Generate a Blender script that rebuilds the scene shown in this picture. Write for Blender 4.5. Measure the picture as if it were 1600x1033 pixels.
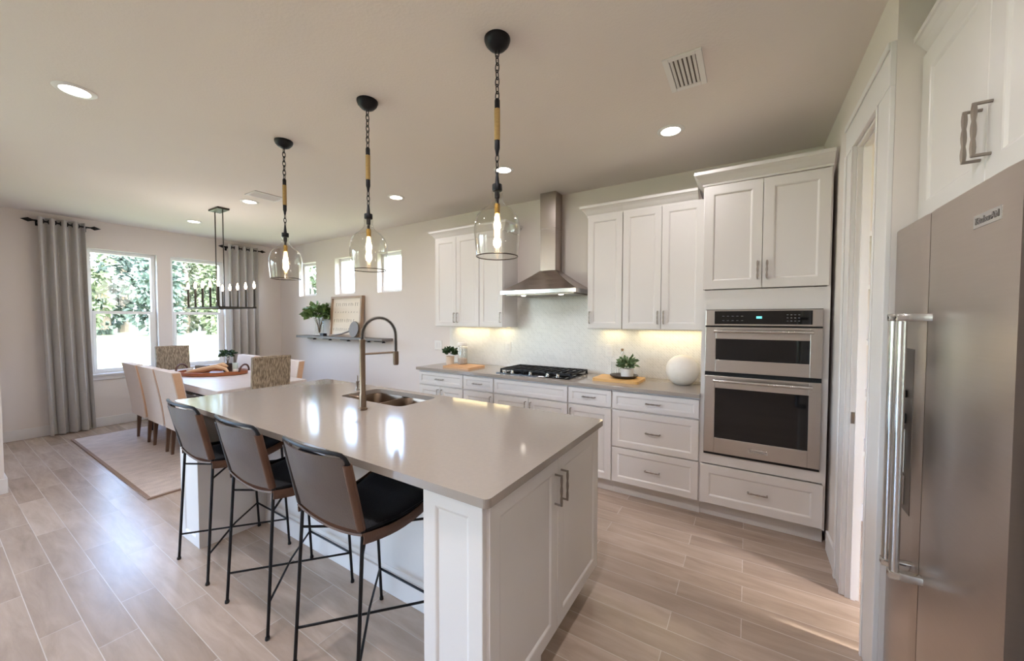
import bpy, bmesh, math, random
from mathutils import Vector, Matrix
from math import sin, cos, pi, radians, sqrt
random.seed(7)
for o in list(bpy.data.objects):
    bpy.data.objects.remove(o, do_unlink=True)
scene = bpy.context.scene
col = scene.collection

# ------------------------------------------------------------------ camera
cam_d = bpy.data.cameras.new('camera')
cam_d.sensor_fit = 'HORIZONTAL'; cam_d.sensor_width = 36.0
cam_d.lens = 36.0 * 585.98 / 1600.0
cam_d.clip_start = 0.02; cam_d.clip_end = 300
cam = bpy.data.objects.new('camera', cam_d); col.objects.link(cam)
_a, _t, _r = radians(32.1234), radians(-1.775), radians(0.1031)
_fw = Vector((-sin(_a)*cos(_t), cos(_a)*cos(_t), sin(_t)))
_ri = Vector((cos(_a), sin(_a), 0)); _up = _ri.cross(_fw)
_r2 = _ri*cos(_r) + _up*sin(_r); _u2 = _up*cos(_r) - _ri*sin(_r)
cam.matrix_world = Matrix(((_r2.x, _u2.x, -_fw.x, 0), (_r2.y, _u2.y, -_fw.y, 0), (_r2.z, _u2.z, -_fw.z, 1.4574), (0, 0, 0, 1)))
scene.camera = cam

# ------------------------------------------------------------------ world, sun, exposure
scene.view_settings.view_transform = 'Standard'
scene.view_settings.look = 'None'
scene.view_settings.gamma = 1.0
scene.view_settings.use_curve_mapping = False
scene.view_settings.exposure = 0.16
SKY = 5.2; SUN = 8.0; CAN = 4.6; LIVING_FILL = 7.0
w = bpy.data.worlds.new('sky'); scene.world = w; w.use_nodes = True
nt = w.node_tree
sky = nt.nodes.new('ShaderNodeTexSky'); sky.sky_type = 'NISHITA'; sky.sun_disc = False
sky.sun_elevation = radians(52); sky.sun_rotation = radians(90); sky.air_density = 0.8; sky.dust_density = 3.0; sky.ozone_density = 1.5
nt.links.new(sky.outputs['Color'], nt.nodes['Background'].inputs['Color'])
nt.nodes['Background'].inputs['Strength'].default_value = SKY
sd = bpy.data.lights.new('sun', 'SUN'); sd.energy = SUN; sd.angle = radians(1.5); sd.color = (1, .95, .86)
so = bpy.data.objects.new('sun', sd); col.objects.link(so)
so.rotation_euler = (0, radians(38), radians(-3)); so.location = (20, 0, 30)
scene.cycles.max_bounces = 12; scene.cycles.diffuse_bounces = 6; scene.cycles.glossy_bounces = 5
scene.cycles.transparent_max_bounces = 16; scene.cycles.transmission_bounces = 8
scene.cycles.sample_clamp_indirect = 6.0; scene.cycles.caustics_reflective = False; scene.cycles.caustics_refractive = False
scene.cycles.use_denoising = True

XD, XR, YW, ZC = -7.334, 0.4577, 3.618, 2.745

# ------------------------------------------------------------------ materials
def lin(c):
    f = lambda v: v/12.92 if v <= .04045 else ((v+.055)/1.055)**2.4
    if isinstance(c, str):
        c = [int(c[i:i+2], 16)/255 for i in (0, 2, 4)]
    return tuple(f(v) for v in c) + (1,)
_mats = {}
def mat(name, c, rough=.5, metal=0.0, var=.06, scale=14.0, bump=0.0, stretch=None, bscale=None, spec=.5, coat=0.0, emit=None, estr=0.0):
    if name in _mats: return _mats[name]
    m = bpy.data.materials.new(name); m.use_nodes = True; _mats[name] = m
    n = m.node_tree.nodes; l = m.node_tree.links; b = n['Principled BSDF']
    base = lin(c)
    tc = n.new('ShaderNodeTexCoord'); mp = n.new('ShaderNodeMapping'); l.new(tc.outputs['Object'], mp.inputs['Vector'])
    if stretch: mp.inputs['Scale'].default_value = stretch
    nz = n.new('ShaderNodeTexNoise'); nz.inputs['Scale'].default_value = scale; nz.inputs['Detail'].default_value = 4
    l.new(mp.outputs['Vector'], nz.inputs['Vector'])
    mx = n.new('ShaderNodeMix'); mx.data_type = 'RGBA'
    mx.inputs['A'].default_value = tuple(max(0, v*(1-var)) for v in base[:3]) + (1,)
    mx.inputs['B'].default_value = tuple(min(1, v*(1+var)) for v in base[:3]) + (1,)
    l.new(nz.outputs['Fac'], mx.inputs['Factor']); l.new(mx.outputs['Result'], b.inputs['Base Color'])
    b.inputs['Roughness'].default_value = rough; b.inputs['Metallic'].default_value = metal
    b.inputs['Specular IOR Level'].default_value = spec; b.inputs['Coat Weight'].default_value = coat
    if emit:
        b.inputs['Emission Color'].default_value = lin(emit); b.inputs['Emission Strength'].default_value = estr
    if bump:
        nb = n.new('ShaderNodeTexNoise'); nb.inputs['Scale'].default_value = bscale or scale*3; nb.inputs['Detail'].default_value = 5
        l.new(mp.outputs['Vector'], nb.inputs['Vector'])
        bp = n.new('ShaderNodeBump'); bp.inputs['Strength'].default_value = bump; bp.inputs['Distance'].default_value = .01
        l.new(nb.outputs['Fac'], bp.inputs['Height']); l.new(bp.outputs['Normal'], b.inputs['Normal'])
    return m
def thin_glass(name, tint=(1, 1, 1), gloss=.03, rough=.0, amount=.9):
    m = bpy.data.materials.new(name); m.use_nodes = True
    n = m.node_tree.nodes; l = m.node_tree.links; n.clear()
    out = n.new('ShaderNodeOutputMaterial'); tr = n.new('ShaderNodeBsdfTransparent'); gl = n.new('ShaderNodeBsdfGlossy')
    tr.inputs['Color'].default_value = tint + (1,); gl.inputs['Roughness'].default_value = rough
    fr = n.new('ShaderNodeLayerWeight'); fr.inputs['Blend'].default_value = .5      # facing = 1 - |cos|
    pw = n.new('ShaderNodeMath'); pw.operation = 'POWER'; pw.inputs[1].default_value = 5; l.new(fr.outputs['Facing'], pw.inputs[0])
    mm = n.new('ShaderNodeMath'); mm.operation = 'MULTIPLY_ADD'; mm.inputs[1].default_value = amount; mm.inputs[2].default_value = gloss; mm.use_clamp = True
    l.new(pw.outputs['Value'], mm.inputs[0])
    mx = n.new('ShaderNodeMixShader'); l.new(mm.outputs['Value'], mx.inputs['Fac'])
    l.new(tr.outputs['BSDF'], mx.inputs[1]); l.new(gl.outputs['BSDF'], mx.inputs[2]); l.new(mx.outputs['Shader'], out.inputs['Surface'])
    return m
def emis(name, c, s):
    m = bpy.data.materials.new(name); m.use_nodes = True
    n = m.node_tree.nodes; l = m.node_tree.links; n.clear()
    out = n.new('ShaderNodeOutputMaterial'); e = n.new('ShaderNodeEmission')
    e.inputs['Color'].default_value = lin(c); e.inputs['Strength'].default_value = s
    l.new(e.outputs['Emission'], out.inputs['Surface']); return m

def floor_mat():
    m = bpy.data.materials.new('wood_look_plank_tile'); m.use_nodes = True
    n = m.node_tree.nodes; l = m.node_tree.links; b = n['Principled BSDF']
    tc = n.new('ShaderNodeTexCoord')
    def brick(c1, c2, mort):
        br = n.new('ShaderNodeTexBrick'); br.offset = .37; br.offset_frequency = 2
        br.inputs['Scale'].default_value = 1; br.inputs['Brick Width'].default_value = .80; br.inputs['Row Height'].default_value = .1315
        br.inputs['Mortar Size'].default_value = .0017; br.inputs['Mortar Smooth'].default_value = .1; br.inputs['Bias'].default_value = 0
        br.inputs['Color1'].default_value = c1; br.inputs['Color2'].default_value = c2; br.inputs['Mortar'].default_value = mort
        l.new(tc.outputs['Object'], br.inputs['Vector']); return br
    br = brick(lin('a29082'), lin('b6a496'), lin('c6bab0'))
    idb = brick((0, 0, 0, 1), (1, 1, 1, 1), (.5, .5, .5, 1))
    mp = n.new('ShaderNodeMapping'); mp.inputs['Scale'].default_value = (1.0, 6, 1); l.new(tc.outputs['Object'], mp.inputs['Vector'])
    vm = n.new('ShaderNodeVectorMath'); vm.operation = 'ADD'; l.new(mp.outputs['Vector'], vm.inputs[0])
    vs = n.new('ShaderNodeVectorMath'); vs.operation = 'SCALE'; vs.inputs['Scale'].default_value = 37; l.new(idb.outputs['Color'], vs.inputs[0]); l.new(vs.outputs['Vector'], vm.inputs[1])
    nz = n.new('ShaderNodeTexNoise'); nz.inputs['Scale'].default_value = 2.6; nz.inputs['Detail'].default_value = 8; nz.inputs['Roughness'].default_value = .62; nz.inputs['Distortion'].default_value = .5
    l.new(vm.outputs['Vector'], nz.inputs['Vector'])
    rp = n.new('ShaderNodeValToRGB'); rp.color_ramp.elements[0].position = .32; rp.color_ramp.elements[1].position = .72
    rp.color_ramp.elements[0].color = (.80, .78, .76, 1); rp.color_ramp.elements[1].color = (1.13, 1.12, 1.11, 1); l.new(nz.outputs['Fac'], rp.inputs['Fac'])
    mx = n.new('ShaderNodeMix'); mx.data_type = 'RGBA'; mx.blend_type = 'MULTIPLY'; mx.inputs['Factor'].default_value = 1
    l.new(br.outputs['Color'], mx.inputs['A']); l.new(rp.outputs['Color'], mx.inputs['B']); l.new(mx.outputs['Result'], b.inputs['Base Color'])
    b.inputs['Roughness'].default_value = .27; b.inputs['Specular IOR Level'].default_value = .75
    bp = n.new('ShaderNodeBump'); bp.inputs['Strength'].default_value = .25; bp.inputs['Distance'].default_value = .002; bp.invert = True
    l.new(br.outputs['Fac'], bp.inputs['Height']); l.new(bp.outputs['Normal'], b.inputs['Normal'])
    return m
def tile_mat():
    m = bpy.data.materials.new('pale_mosaic_tile'); m.use_nodes = True
    n = m.node_tree.nodes; l = m.node_tree.links; b = n['Principled BSDF']
    tc = n.new('ShaderNodeTexCoord'); sp = n.new('ShaderNodeSeparateXYZ'); l.new(tc.outputs['Object'], sp.inputs[0])
    cb = n.new('ShaderNodeCombineXYZ'); l.new(sp.outputs['X'], cb.inputs['X']); l.new(sp.outputs['Z'], cb.inputs['Y'])
    mp = n.new('ShaderNodeMapping'); mp.inputs['Rotation'].default_value = (0, 0, radians(45)); l.new(cb.outputs[0], mp.inputs['Vector'])
    br = n.new('ShaderNodeTexBrick'); br.offset = .5
    br.inputs['Scale'].default_value = 1; br.inputs['Brick Width'].default_value = .034; br.inputs['Row Height'].default_value = .017
    br.inputs['Mortar Size'].default_value = .0014; br.inputs['Bias'].default_value = .1
    br.inputs['Color1'].default_value = lin('d3d1cd'); br.inputs['Color2'].default_value = lin('dddbd7'); br.inputs['Mortar'].default_value = lin('e6e3de')
    l.new(mp.outputs['Vector'], br.inputs['Vector']); l.new(br.outputs['Color'], b.inputs['Base Color'])
    b.inputs['Roughness'].default_value = .22
    bp = n.new('ShaderNodeBump'); bp.inputs['Strength'].default_value = .5; bp.inputs['Distance'].default_value = .002; bp.invert = True
    l.new(br.outputs['Fac'], bp.inputs['Height']); l.new(bp.outputs['Normal'], b.inputs['Normal'])
    return m
def woven_mat(name, c1, c2, scale, zdir=True):
    m = bpy.data.materials.new(name); m.use_nodes = True
    n = m.node_tree.nodes; l = m.node_tree.links; b = n['Principled BSDF']
    tc = n.new('ShaderNodeTexCoord'); mp = n.new('ShaderNodeMapping'); l.new(tc.outputs['Object'], mp.inputs['Vector'])
    mp.inputs['Scale'].default_value = (scale, scale, scale*.16)
    nz = n.new('ShaderNodeTexNoise'); nz.inputs['Scale'].default_value = 1; nz.inputs['Detail'].default_value = 3; l.new(mp.outputs['Vector'], nz.inputs['Vector'])
    rp = n.new('ShaderNodeValToRGB'); rp.color_ramp.elements[0].position = .38; rp.color_ramp.elements[1].position = .62
    rp.color_ramp.elements[0].color = lin(c1); rp.color_ramp.elements[1].color = lin(c2)
    l.new(nz.outputs['Fac'], rp.inputs['Fac']); l.new(rp.outputs['Color'], b.inputs['Base Color'])
    bp = n.new('ShaderNodeBump'); bp.inputs['Strength'].default_value = .8; bp.inputs['Distance'].default_value = .008
    l.new(nz.outputs['Fac'], bp.inputs['Height']); l.new(bp.outputs['Normal'], b.inputs['Normal']); b.inputs['Roughness'].default_value = .8
    return m
def siding_mat():
    m = bpy.data.materials.new('lap_siding'); m.use_nodes = True
    n = m.node_tree.nodes; l = m.node_tree.links; b = n['Principled BSDF']
    tc = n.new('ShaderNodeTexCoord'); wv = n.new('ShaderNodeTexWave'); wv.bands_direction = 'Z'; wv.wave_profile = 'SAW'; wv.inputs['Scale'].default_value = 1.6
    l.new(tc.outputs['Object'], wv.inputs['Vector'])
    rp = n.new('ShaderNodeValToRGB'); rp.color_ramp.elements[0].color = lin('b9bcb8'); rp.color_ramp.elements[1].color = lin('d9dad6'); rp.color_ramp.elements[1].position = .25
    l.new(wv.outputs['Fac'], rp.inputs['Fac']); l.new(rp.outputs['Color'], b.inputs['Base Color']); b.inputs['Roughness'].default_value = .7
    return m

M = {}
M['floor'] = floor_mat(); M['tile'] = tile_mat()
M['wall'] = mat('greige_wall_paint', 'd6cec8', .85, var=.015, scale=3, bump=.03, bscale=220)
M['ceil'] = mat('ceiling_paint', 'dcd4cd', .9, var=.015, scale=3, bump=.12, bscale=70)
M['white'] = mat('white_cabinet_paint', 'd3cfcc', .38, var=.012, scale=4)
M['trim'] = mat('white_trim_paint', 'd8d5d3', .4, var=.012, scale=4)
M['quartz'] = mat('grey_quartz', '938a82', .1, var=.05, scale=60, spec=.6)
M['steel'] = mat('brushed_steel', 'b5aba4', .27, 1.0, var=.05, scale=6, stretch=(1, 1, 60), bump=.02, bscale=18)
M['steelh'] = mat('brushed_steel_across', 'bdb6b0', .28, 1.0, var=.05, scale=6, stretch=(1, 1, 60))
M['fridge'] = mat('fridge_steel', 'b9aea6', .32, 1.0, var=.04, scale=5, stretch=(1, 1, 30))
M['chrome'] = mat('polished_steel', 'c8c8c6', .16, 1.0, var=.03)
M['nickel'] = mat('satin_nickel', '9c948c', .36, 1.0, var=.05, scale=30)
M['faucet'] = mat('warm_steel', '806f60', .33, 1.0, var=.05, scale=30)
M['black'] = mat('matte_black_metal', '17171a', .42, .6, var=.1)
M['iron'] = mat('cast_iron', '17191e', .6, .1, var=.2, scale=40, bump=.1)
M['blackglass'] = mat('black_glass', '060709', .05, var=.1, spec=.5)
M['darkgap'] = mat('black_rubber', '0b0b0c', .7, var=.1)
M['leather'] = mat('brown_leather', '573d2f', .6, var=.3, scale=7, bump=.15, bscale=120, spec=.3)
M['leatherback'] = mat('worn_taupe_leather', '50423b', .52, var=.25, scale=6, bump=.12, bscale=120)
M['pad'] = mat('black_hide', '0c0d14', .75, var=.3, scale=30, bump=.3, bscale=160)
M['linen'] = mat('cream_linen', 'd2c5bc', .9, var=.05, scale=40, bump=.1, bscale=400)
M['tan'] = mat('warm_lit_linen', 'c7a181', .6, var=.1, scale=20)  # linen tone with warm light mixed into the colour
M['walnut'] = mat('walnut_leg', '5b4130', .45, var=.25, scale=6, stretch=(6, 6, 1))
M['wicker'] = woven_mat('grey_brown_wicker', '6b5d4b', 'a5957f', 120)
M['tabletop'] = mat('whitewashed_wood', 'c9bfba', .3, var=.12, scale=5, stretch=(1, 9, 1))
M['rug'] = mat('woven_rug', 'c4b4aa', .95, var=.28, scale=9, bump=.5, bscale=90, stretch=(2.2, 1, 1))
M['rugedge'] = mat('rug_binding', '8c7466', .95, var=.2, scale=60, bump=.4)
M['curtain'] = mat('grey_curtain_linen', 'b3afab', .85, var=.07, scale=30, bump=.12, bscale=300)
M['rope'] = mat('jute_rope', 'a08350', .9, var=.35, scale=70, stretch=(1, 1, 4), bump=.6, bscale=110)
M['brass'] = mat('aged_brass', '9c7a3c', .35, 1.0, var=.15)
M['board'] = mat('bamboo_board', 'cfa366', .45, var=.16, scale=7, stretch=(1, 12, 1))
M['boardp'] = mat('beech_board', 'c79a70', .45, var=.16, scale=7, stretch=(1, 12, 1))
M['traywood'] = mat('red_brown_wood', '96562f', .4, var=.2, scale=8, stretch=(1, 6, 1))
M['ceramic'] = mat('white_ceramic', 'e6e3de', .35, var=.02)
M['paper'] = mat('ribbed_white_plaster', 'dcd6cc', .7, var=.05, scale=30, bump=.25, bscale=60)
M['beige'] = mat('beige_ceramic', 'd3bfaa', .5, var=.06)
M['leaf'] = mat('leaf_green', '5f7a45', .5, var=.4, scale=14)
M['leafd'] = mat('dark_leaf_green', '2f4a2b', .5, var=.4, scale=20)
M['succ'] = mat('sage_leaf', '6c8560', .55, var=.35, scale=20)
M['stem'] = mat('stem_brown', '6b5638', .7, var=.2)
M['soil'] = mat('dark_soil', '2c231b', .95, var=.4, scale=60)
M['shelf'] = mat('weathered_grey_wood', '6d6864', .6, var=.25, scale=5, stretch=(1, 14, 14))
M['framew'] = mat('taupe_wood_frame', '9d846e', .55, var=.2, scale=6, stretch=(5, 5, 1))
M['canvas'] = mat('cream_sign_board', 'ddd2c2', .8, var=.04, scale=4)
M['ink'] = mat('faded_grey_ink', 'a1978a', .8, var=.1)
M['slate'] = mat('grey_painted_wood', '77706c', .6, var=.15, scale=14)
M['candlewood'] = mat('bleached_driftwood', 'cba886', .8, var=.2, scale=12)
M['lens'] = emis('led_lens', 'fff4e4', 14.0)
M['filament'] = emis('warm_filament', 'ffcf8a', 60.0)
M['flame'] = emis('candle_bulb_glow', 'ffd9b0', 16.0)
M['strip'] = emis('undercabinet_led', 'ffe0a0', 3.5)
M['cyan'] = emis('oven_clock_digits', '7fe8e8', 1.2)
def bulb_mat():
    m = thin_glass('lit_bulb_glass', (1, .96, .88), .02); n = m.node_tree.nodes; l = m.node_tree.links
    out = [q for q in n if q.type == 'OUTPUT_MATERIAL'][0]; src = out.inputs['Surface'].links[0].from_socket
    e = n.new('ShaderNodeEmission'); e.inputs['Color'].default_value = lin('ffd9a0'); e.inputs['Strength'].default_value = 1.6
    ad = n.new('ShaderNodeAddShader'); l.new(src, ad.inputs[0]); l.new(e.outputs['Emission'], ad.inputs[1]); l.new(ad.outputs['Shader'], out.inputs['Surface']); return m
M['bulb'] = bulb_mat()
M['winglass'] = thin_glass('window_glass', (.98, .99, .985), .03)
M['shade'] = thin_glass('pendant_glass', (.975, .975, .96), .035, amount=1.0)
M['jar'] = thin_glass('jar_glass', (.97, .975, .97), .03, amount=.6)
M['vinyl'] = mat('white_vinyl', 'e9eaea', .35, var=.01)
M['plastic'] = mat('white_plastic', 'dedcd8', .4, var=.01)
M['cream'] = mat('pantry_cream_paint', 'cdbf9f', .85, var=.02)
M['lawn'] = mat('lawn_grass', '7c8662', .95, var=.2, scale=1.2, bump=.3, bscale=30)
M['crown1'] = mat('tree_leaves_mid', '465239', .8, var=.5, scale=.9)
M['crown2'] = mat('tree_leaves_pale', '5a634d', .8, var=.45, scale=.9)
M['crown3'] = mat('tree_leaves_blue', '45564d', .8, var=.45, scale=.9)
M['bark'] = mat('tree_bark', '8a8174', .9, var=.3, scale=6)
M['siding'] = siding_mat()
M['roofs'] = mat('grey_shingle', '7b7672', .9, var=.2, scale=4)

# ------------------------------------------------------------------ mesh builder
ORG = {}
class MB:
    def __init__(s): s.bm = bmesh.new()
    def box(s, a, b, bev=0.0, seg=2):
        x0, x1 = sorted((a[0], b[0])); y0, y1 = sorted((a[1], b[1])); z0, z1 = sorted((a[2], b[2]))
        v = [s.bm.verts.new(p) for p in ((x0,y0,z0),(x1,y0,z0),(x1,y1,z0),(x0,y1,z0),(x0,y0,z1),(x1,y0,z1),(x1,y1,z1),(x0,y1,z1))]
        f = [s.bm.faces.new([v[i] for i in q]) for q in ((0,3,2,1),(4,5,6,7),(0,1,5,4),(1,2,6,5),(2,3,7,6),(3,0,4,7))]
        if bev:
            es = list({e for q in f for e in q.edges})
            bmesh.ops.bevel(s.bm, geom=es, offset=bev, segments=seg, affect='EDGES', profile=.5)
        return s
    def obox(s, c, u, v, n, w, h, d, bev=0.0):      # oriented box: centre, axes, sizes
        t = MB(); t.box((-w/2,-h/2,-d/2), (w/2,h/2,d/2), bev)
        u, v, n = (Vector(q).normalized() for q in (u, v, n)); c = Vector(c)
        mtx = Matrix(((u.x,v.x,n.x,c.x),(u.y,v.y,n.y,c.y),(u.z,v.z,n.z,c.z),(0,0,0,1)))
        return s.merge(t, mtx)
    def merge(s, t, mtx=None):
        if mtx is not None: bmesh.ops.transform(t.bm, matrix=mtx, verts=t.bm.verts)
        mp = {v: s.bm.verts.new(v.co) for v in t.bm.verts}
        for f in t.bm.faces:
            try: s.bm.faces.new([mp[v] for v in f.verts])
            except ValueError: pass
        t.bm.free(); return s
    def tube(s, pts, r, n=8, closed=False, rot=0.0):
        pts = [Vector(p) for p in pts]; k = len(pts)
        rs = r if isinstance(r, (list, tuple)) else [r]*k
        tang = []
        for i in range(k):
            if closed: t = pts[(i+1) % k] - pts[i-1]
            elif i == 0: t = pts[1]-pts[0]
            elif i == k-1: t = pts[-1]-pts[-2]
            else: t = (pts[i+1]-pts[i]).normalized() + (pts[i]-pts[i-1]).normalized()
            tang.append(t.normalized())
        ref = Vector((0,0,1)) if abs(tang[0].z) < .9 else Vector((1,0,0))
        u = (ref - tang[0]*ref.dot(tang[0])).normalized(); rings = []
        for i in range(k):
            u = (u - tang[i]*u.dot(tang[i])).normalized(); v = tang[i].cross(u)
            rings.append([s.bm.verts.new(pts[i] + (u*cos(rot+2*pi*j/n) + v*sin(rot+2*pi*j/n))*rs[i]) for j in range(n)])
        for i in range(k if closed else k-1):
            A, B = rings[i], rings[(i+1) % k]
            for j in range(n): s.bm.faces.new((A[j], A[(j+1) % n], B[(j+1) % n], B[j]))
        if not closed:
            s.bm.faces.new(rings[0][::-1]); s.bm.faces.new(rings[-1])
        return s
    def lathe(s, prof, c=(0,0,0), n=24, sx=1, sy=1, closed=False, cap=True):
        rings = []
        for r, z in prof:
            if r < 1e-6: rings.append([s.bm.verts.new((c[0], c[1], c[2]+z))])
            else: rings.append([s.bm.verts.new((c[0]+sx*r*cos(2*pi*j/n), c[1]+sy*r*sin(2*pi*j/n), c[2]+z)) for j in range(n)])
        m = len(rings)
        for i in range(m if closed else m-1):
            A, B = rings[i], rings[(i+1) % m]
            for j in range(n):
                q = (j+1) % n
                if len(A) == 1 and len(B) == 1: continue
                if len(A) == 1: s.bm.faces.new((A[0], B[q], B[j]))
                elif len(B) == 1: s.bm.faces.new((A[j], A[q], B[0]))
                else: s.bm.faces.new((A[j], A[q], B[q], B[j]))
        if cap and not closed:
            if len(rings[0]) > 1: s.bm.faces.new(rings[0][::-1])
            if len(rings[-1]) > 1: s.bm.faces.new(rings[-1])
        return s
    def prism(s, poly, z0, z1, f=lambda x, y, z: (x, y, z)):
        A = [s.bm.verts.new(f(x, y, z0)) for x, y in poly]; B = [s.bm.verts.new(f(x, y, z1)) for x, y in poly]
        k = len(poly); s.bm.faces.new(A[::-1]); s.bm.faces.new(B)
        for i in range(k): s.bm.faces.new((A[i], A[(i+1) % k], B[(i+1) % k], B[i]))
        return s
    def panel(s, o, u, v, n, W, H, th=.02, fr=.055, rec=.007, slope=.012):   # door front with a recessed centre
        o, u, v, n = (Vector(q) for q in (o, u, v, n))
        def ring(i, d): return [s.bm.verts.new(o + u*a + v*b + n*d) for a, b in ((i,i),(W-i,i),(W-i,H-i),(i,H-i))]
        R = [ring(0, 0), ring(0, th-.002), ring(.002, th), ring(fr, th), ring(fr+slope*.4, th-.0015), ring(fr+slope, th-rec)]
        for A, B in zip(R, R[1:]):
            for i in range(4): s.bm.faces.new((A[i], A[(i+1) % 4], B[(i+1) % 4], B[i]))
        s.bm.faces.new(R[-1]); s.bm.faces.new(R[0][::-1]); return s
    def grid(s, fn, nu, nv, th=0.0, close=False):
        """surface fn(i/nu, j/nv) -> point; thickness th along the normal makes it a closed sheet"""
        P = [[Vector(fn(i/nu, j/nv)) for j in range(nv+1)] for i in range(nu+1)]
        if not th:
            V = [[s.bm.verts.new(p) for p in r] for r in P]
            for i in range(nu):
                for j in range(nv): s.bm.faces.new((V[i][j], V[i+1][j], V[i+1][j+1], V[i][j+1]))
            return s
        def nrm(i, j):
            a = P[min(i+1, nu)][j]-P[max(i-1, 0)][j]; b = P[i][min(j+1, nv)]-P[i][max(j-1, 0)]
            return a.cross(b).normalized()
        A = [[s.bm.verts.new(P[i][j] + nrm(i, j)*th/2) for j in range(nv+1)] for i in range(nu+1)]
        B = [[s.bm.verts.new(P[i][j] - nrm(i, j)*th/2) for j in range(nv+1)] for i in range(nu+1)]
        for i in range(nu):
            for j in range(nv):
                s.bm.faces.new((A[i][j], A[i+1][j], A[i+1][j+1], A[i][j+1])); s.bm.faces.new((B[i][j], B[i][j+1], B[i+1][j+1], B[i+1][j]))
        for i in range(nu):
            s.bm.faces.new((A[i+1][0], A[i][0], B[i][0], B[i+1][0])); s.bm.faces.new((A[i][nv], A[i+1][nv], B[i+1][nv], B[i][nv]))
        for j in range(nv):
            s.bm.faces.new((A[0][j], A[0][j+1], B[0][j+1], B[0][j])); s.bm.faces.new((A[nu][j+1], A[nu][j], B[nu][j], B[nu][j+1]))
        return s
    def leaf(s, p, d, size, wid=.5, droop=.0):
        p = Vector(p); d = Vector(d).normalized(); ref = Vector((random.uniform(-1,1), random.uniform(-1,1), random.uniform(-1,1)))
        w_ = d.cross(ref).normalized()*size*wid/2; nn = d.cross(w_).normalized()*size*.08
        a = s.bm.verts.new(p); b = s.bm.verts.new(p+d*size*.45+w_+nn); c = s.bm.verts.new(p+d*size - Vector((0,0,droop*size))); e = s.bm.verts.new(p+d*size*.45-w_+nn)
        m_ = s.bm.verts.new(p+d*size*.5)
        s.bm.faces.new((a, m_, b)); s.bm.faces.new((b, m_, c)); s.bm.faces.new((c, m_, e)); s.bm.faces.new((e, m_, a)); return s
    def build(s, name, m, parent=None, org=None, smooth=False, angle=40):
        bmesh.ops.recalc_face_normals(s.bm, faces=s.bm.faces)
        if parent is not None and org is None: org = ORG[parent.name]
        org = Vector(org) if org is not None else Vector((0,0,0))
        bmesh.ops.translate(s.bm, verts=s.bm.verts, vec=-org)
        me = bpy.data.meshes.new(name); s.bm.to_mesh(me); s.bm.free()
        me.materials.append(m)
        if smooth:
            for p in me.polygons: p.use_smooth = True
            try: me.set_sharp_from_angle(angle=radians(angle))
            except Exception: pass
        o = bpy.data.objects.new(name, me); col.objects.link(o)
        if parent is not None: o.parent = parent
        else: o.location = org
        ORG[o.name] = org
        return o
def tag(o, label=None, cat=None, group=None, kind=None):
    if label: o['label'] = label
    if cat: o['category'] = cat
    if group: o['group'] = group
    if kind: o['kind'] = kind
    return o
def thing(name, label, cat, loc, group=None, rz=0):
    o = bpy.data.objects.new(name, None); col.objects.link(o); o.location = loc; o.rotation_euler = (0,0,rz); o.empty_display_size = .1
    ORG[o.name] = Vector(loc); return tag(o, label, cat, group)
def dup(root, loc, rz=0, label=None):
    r = root.copy(); col.objects.link(r); r.location = loc; r.rotation_euler = (0,0,rz)
    if label: r['label'] = label
    for ch in list(root.children):
        c = ch.copy(); col.objects.link(c); c.parent = r
        for g in list(ch.children):
            d = g.copy(); col.objects.link(d); d.parent = c
    return r
def struct(name, mb, m, **k):
    o = mb.build(name, m, **k); o['kind'] = 'structure'; return o
def disk_lamp(name, loc, power, size, color, parent=None, spread=160):
    d = bpy.data.lights.new(name, 'AREA'); d.shape = 'DISK'; d.size = size; d.energy = power; d.color = color; d.spread = radians(spread)
    o = bpy.data.objects.new(name, d); col.objects.link(o)
    if parent is not None: o.parent = parent; o.location = Vector(loc) - ORG[parent.name]
    else: o.location = loc
    return o
def wall_x(mb, x0, x1, y0, y1, z0, z1, holes):   # wall slab in plane x (thickness x0..x1); holes (y0,y1,z0,z1), side by side
    hs = sorted(holes); y = y0
    for a, b, c, d in hs:
        mb.box((x0,y,z0), (x1,a,z1)); mb.box((x0,a,z0), (x1,b,c)) if c > z0 else None
        if d < z1: mb.box((x0,a,d), (x1,b,z1))
        y = b
    mb.box((x0,y,z0), (x1,y1,z1)); return mb
def wall_y(mb, y0, y1, x0, x1, z0, z1, holes):
    hs = sorted(holes); x = x0
    for a, b, c, d in hs:
        mb.box((x,y0,z0), (a,y1,z1)); mb.box((a,y0,z0), (b,y1,c)) if c > z0 else None
        if d < z1: mb.box((a,y0,d), (b,y1,z1))
        x = b
    mb.box((x,y0,z0), (x1,y1,z1)); return mb

# ------------------------------------------------------------------ the setting
YS = -4.2; XE = 1.25; T = .18
struct('floor', MB().box((XD-.18, YS-.18, -.12), (2.2, YW+.18, 0)), M['floor'])
struct('ceiling', MB().box((XD-.2, YS-.2, ZC), (2.3, YW+.2, ZC+.15)), M['ceil'])
DW = [(1.221, 1.906, .69, 2.38), (2.060, 2.745, .69, 2.38)]
struct('wall_dining', wall_x(MB(), XD-T, XD, .3, YW+T, 0, ZC, DW), M['wall'])
HW = [(-6.70, -6.175, 1.845, 2.415), (-5.635, -5.14, 1.845, 2.42), (-4.598, -4.09, 1.840, 2.412)]
struct('wall_back', wall_y(MB(), YW, YW+T, XD, 2.0, 0, ZC, HW), M['wall'])
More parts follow.
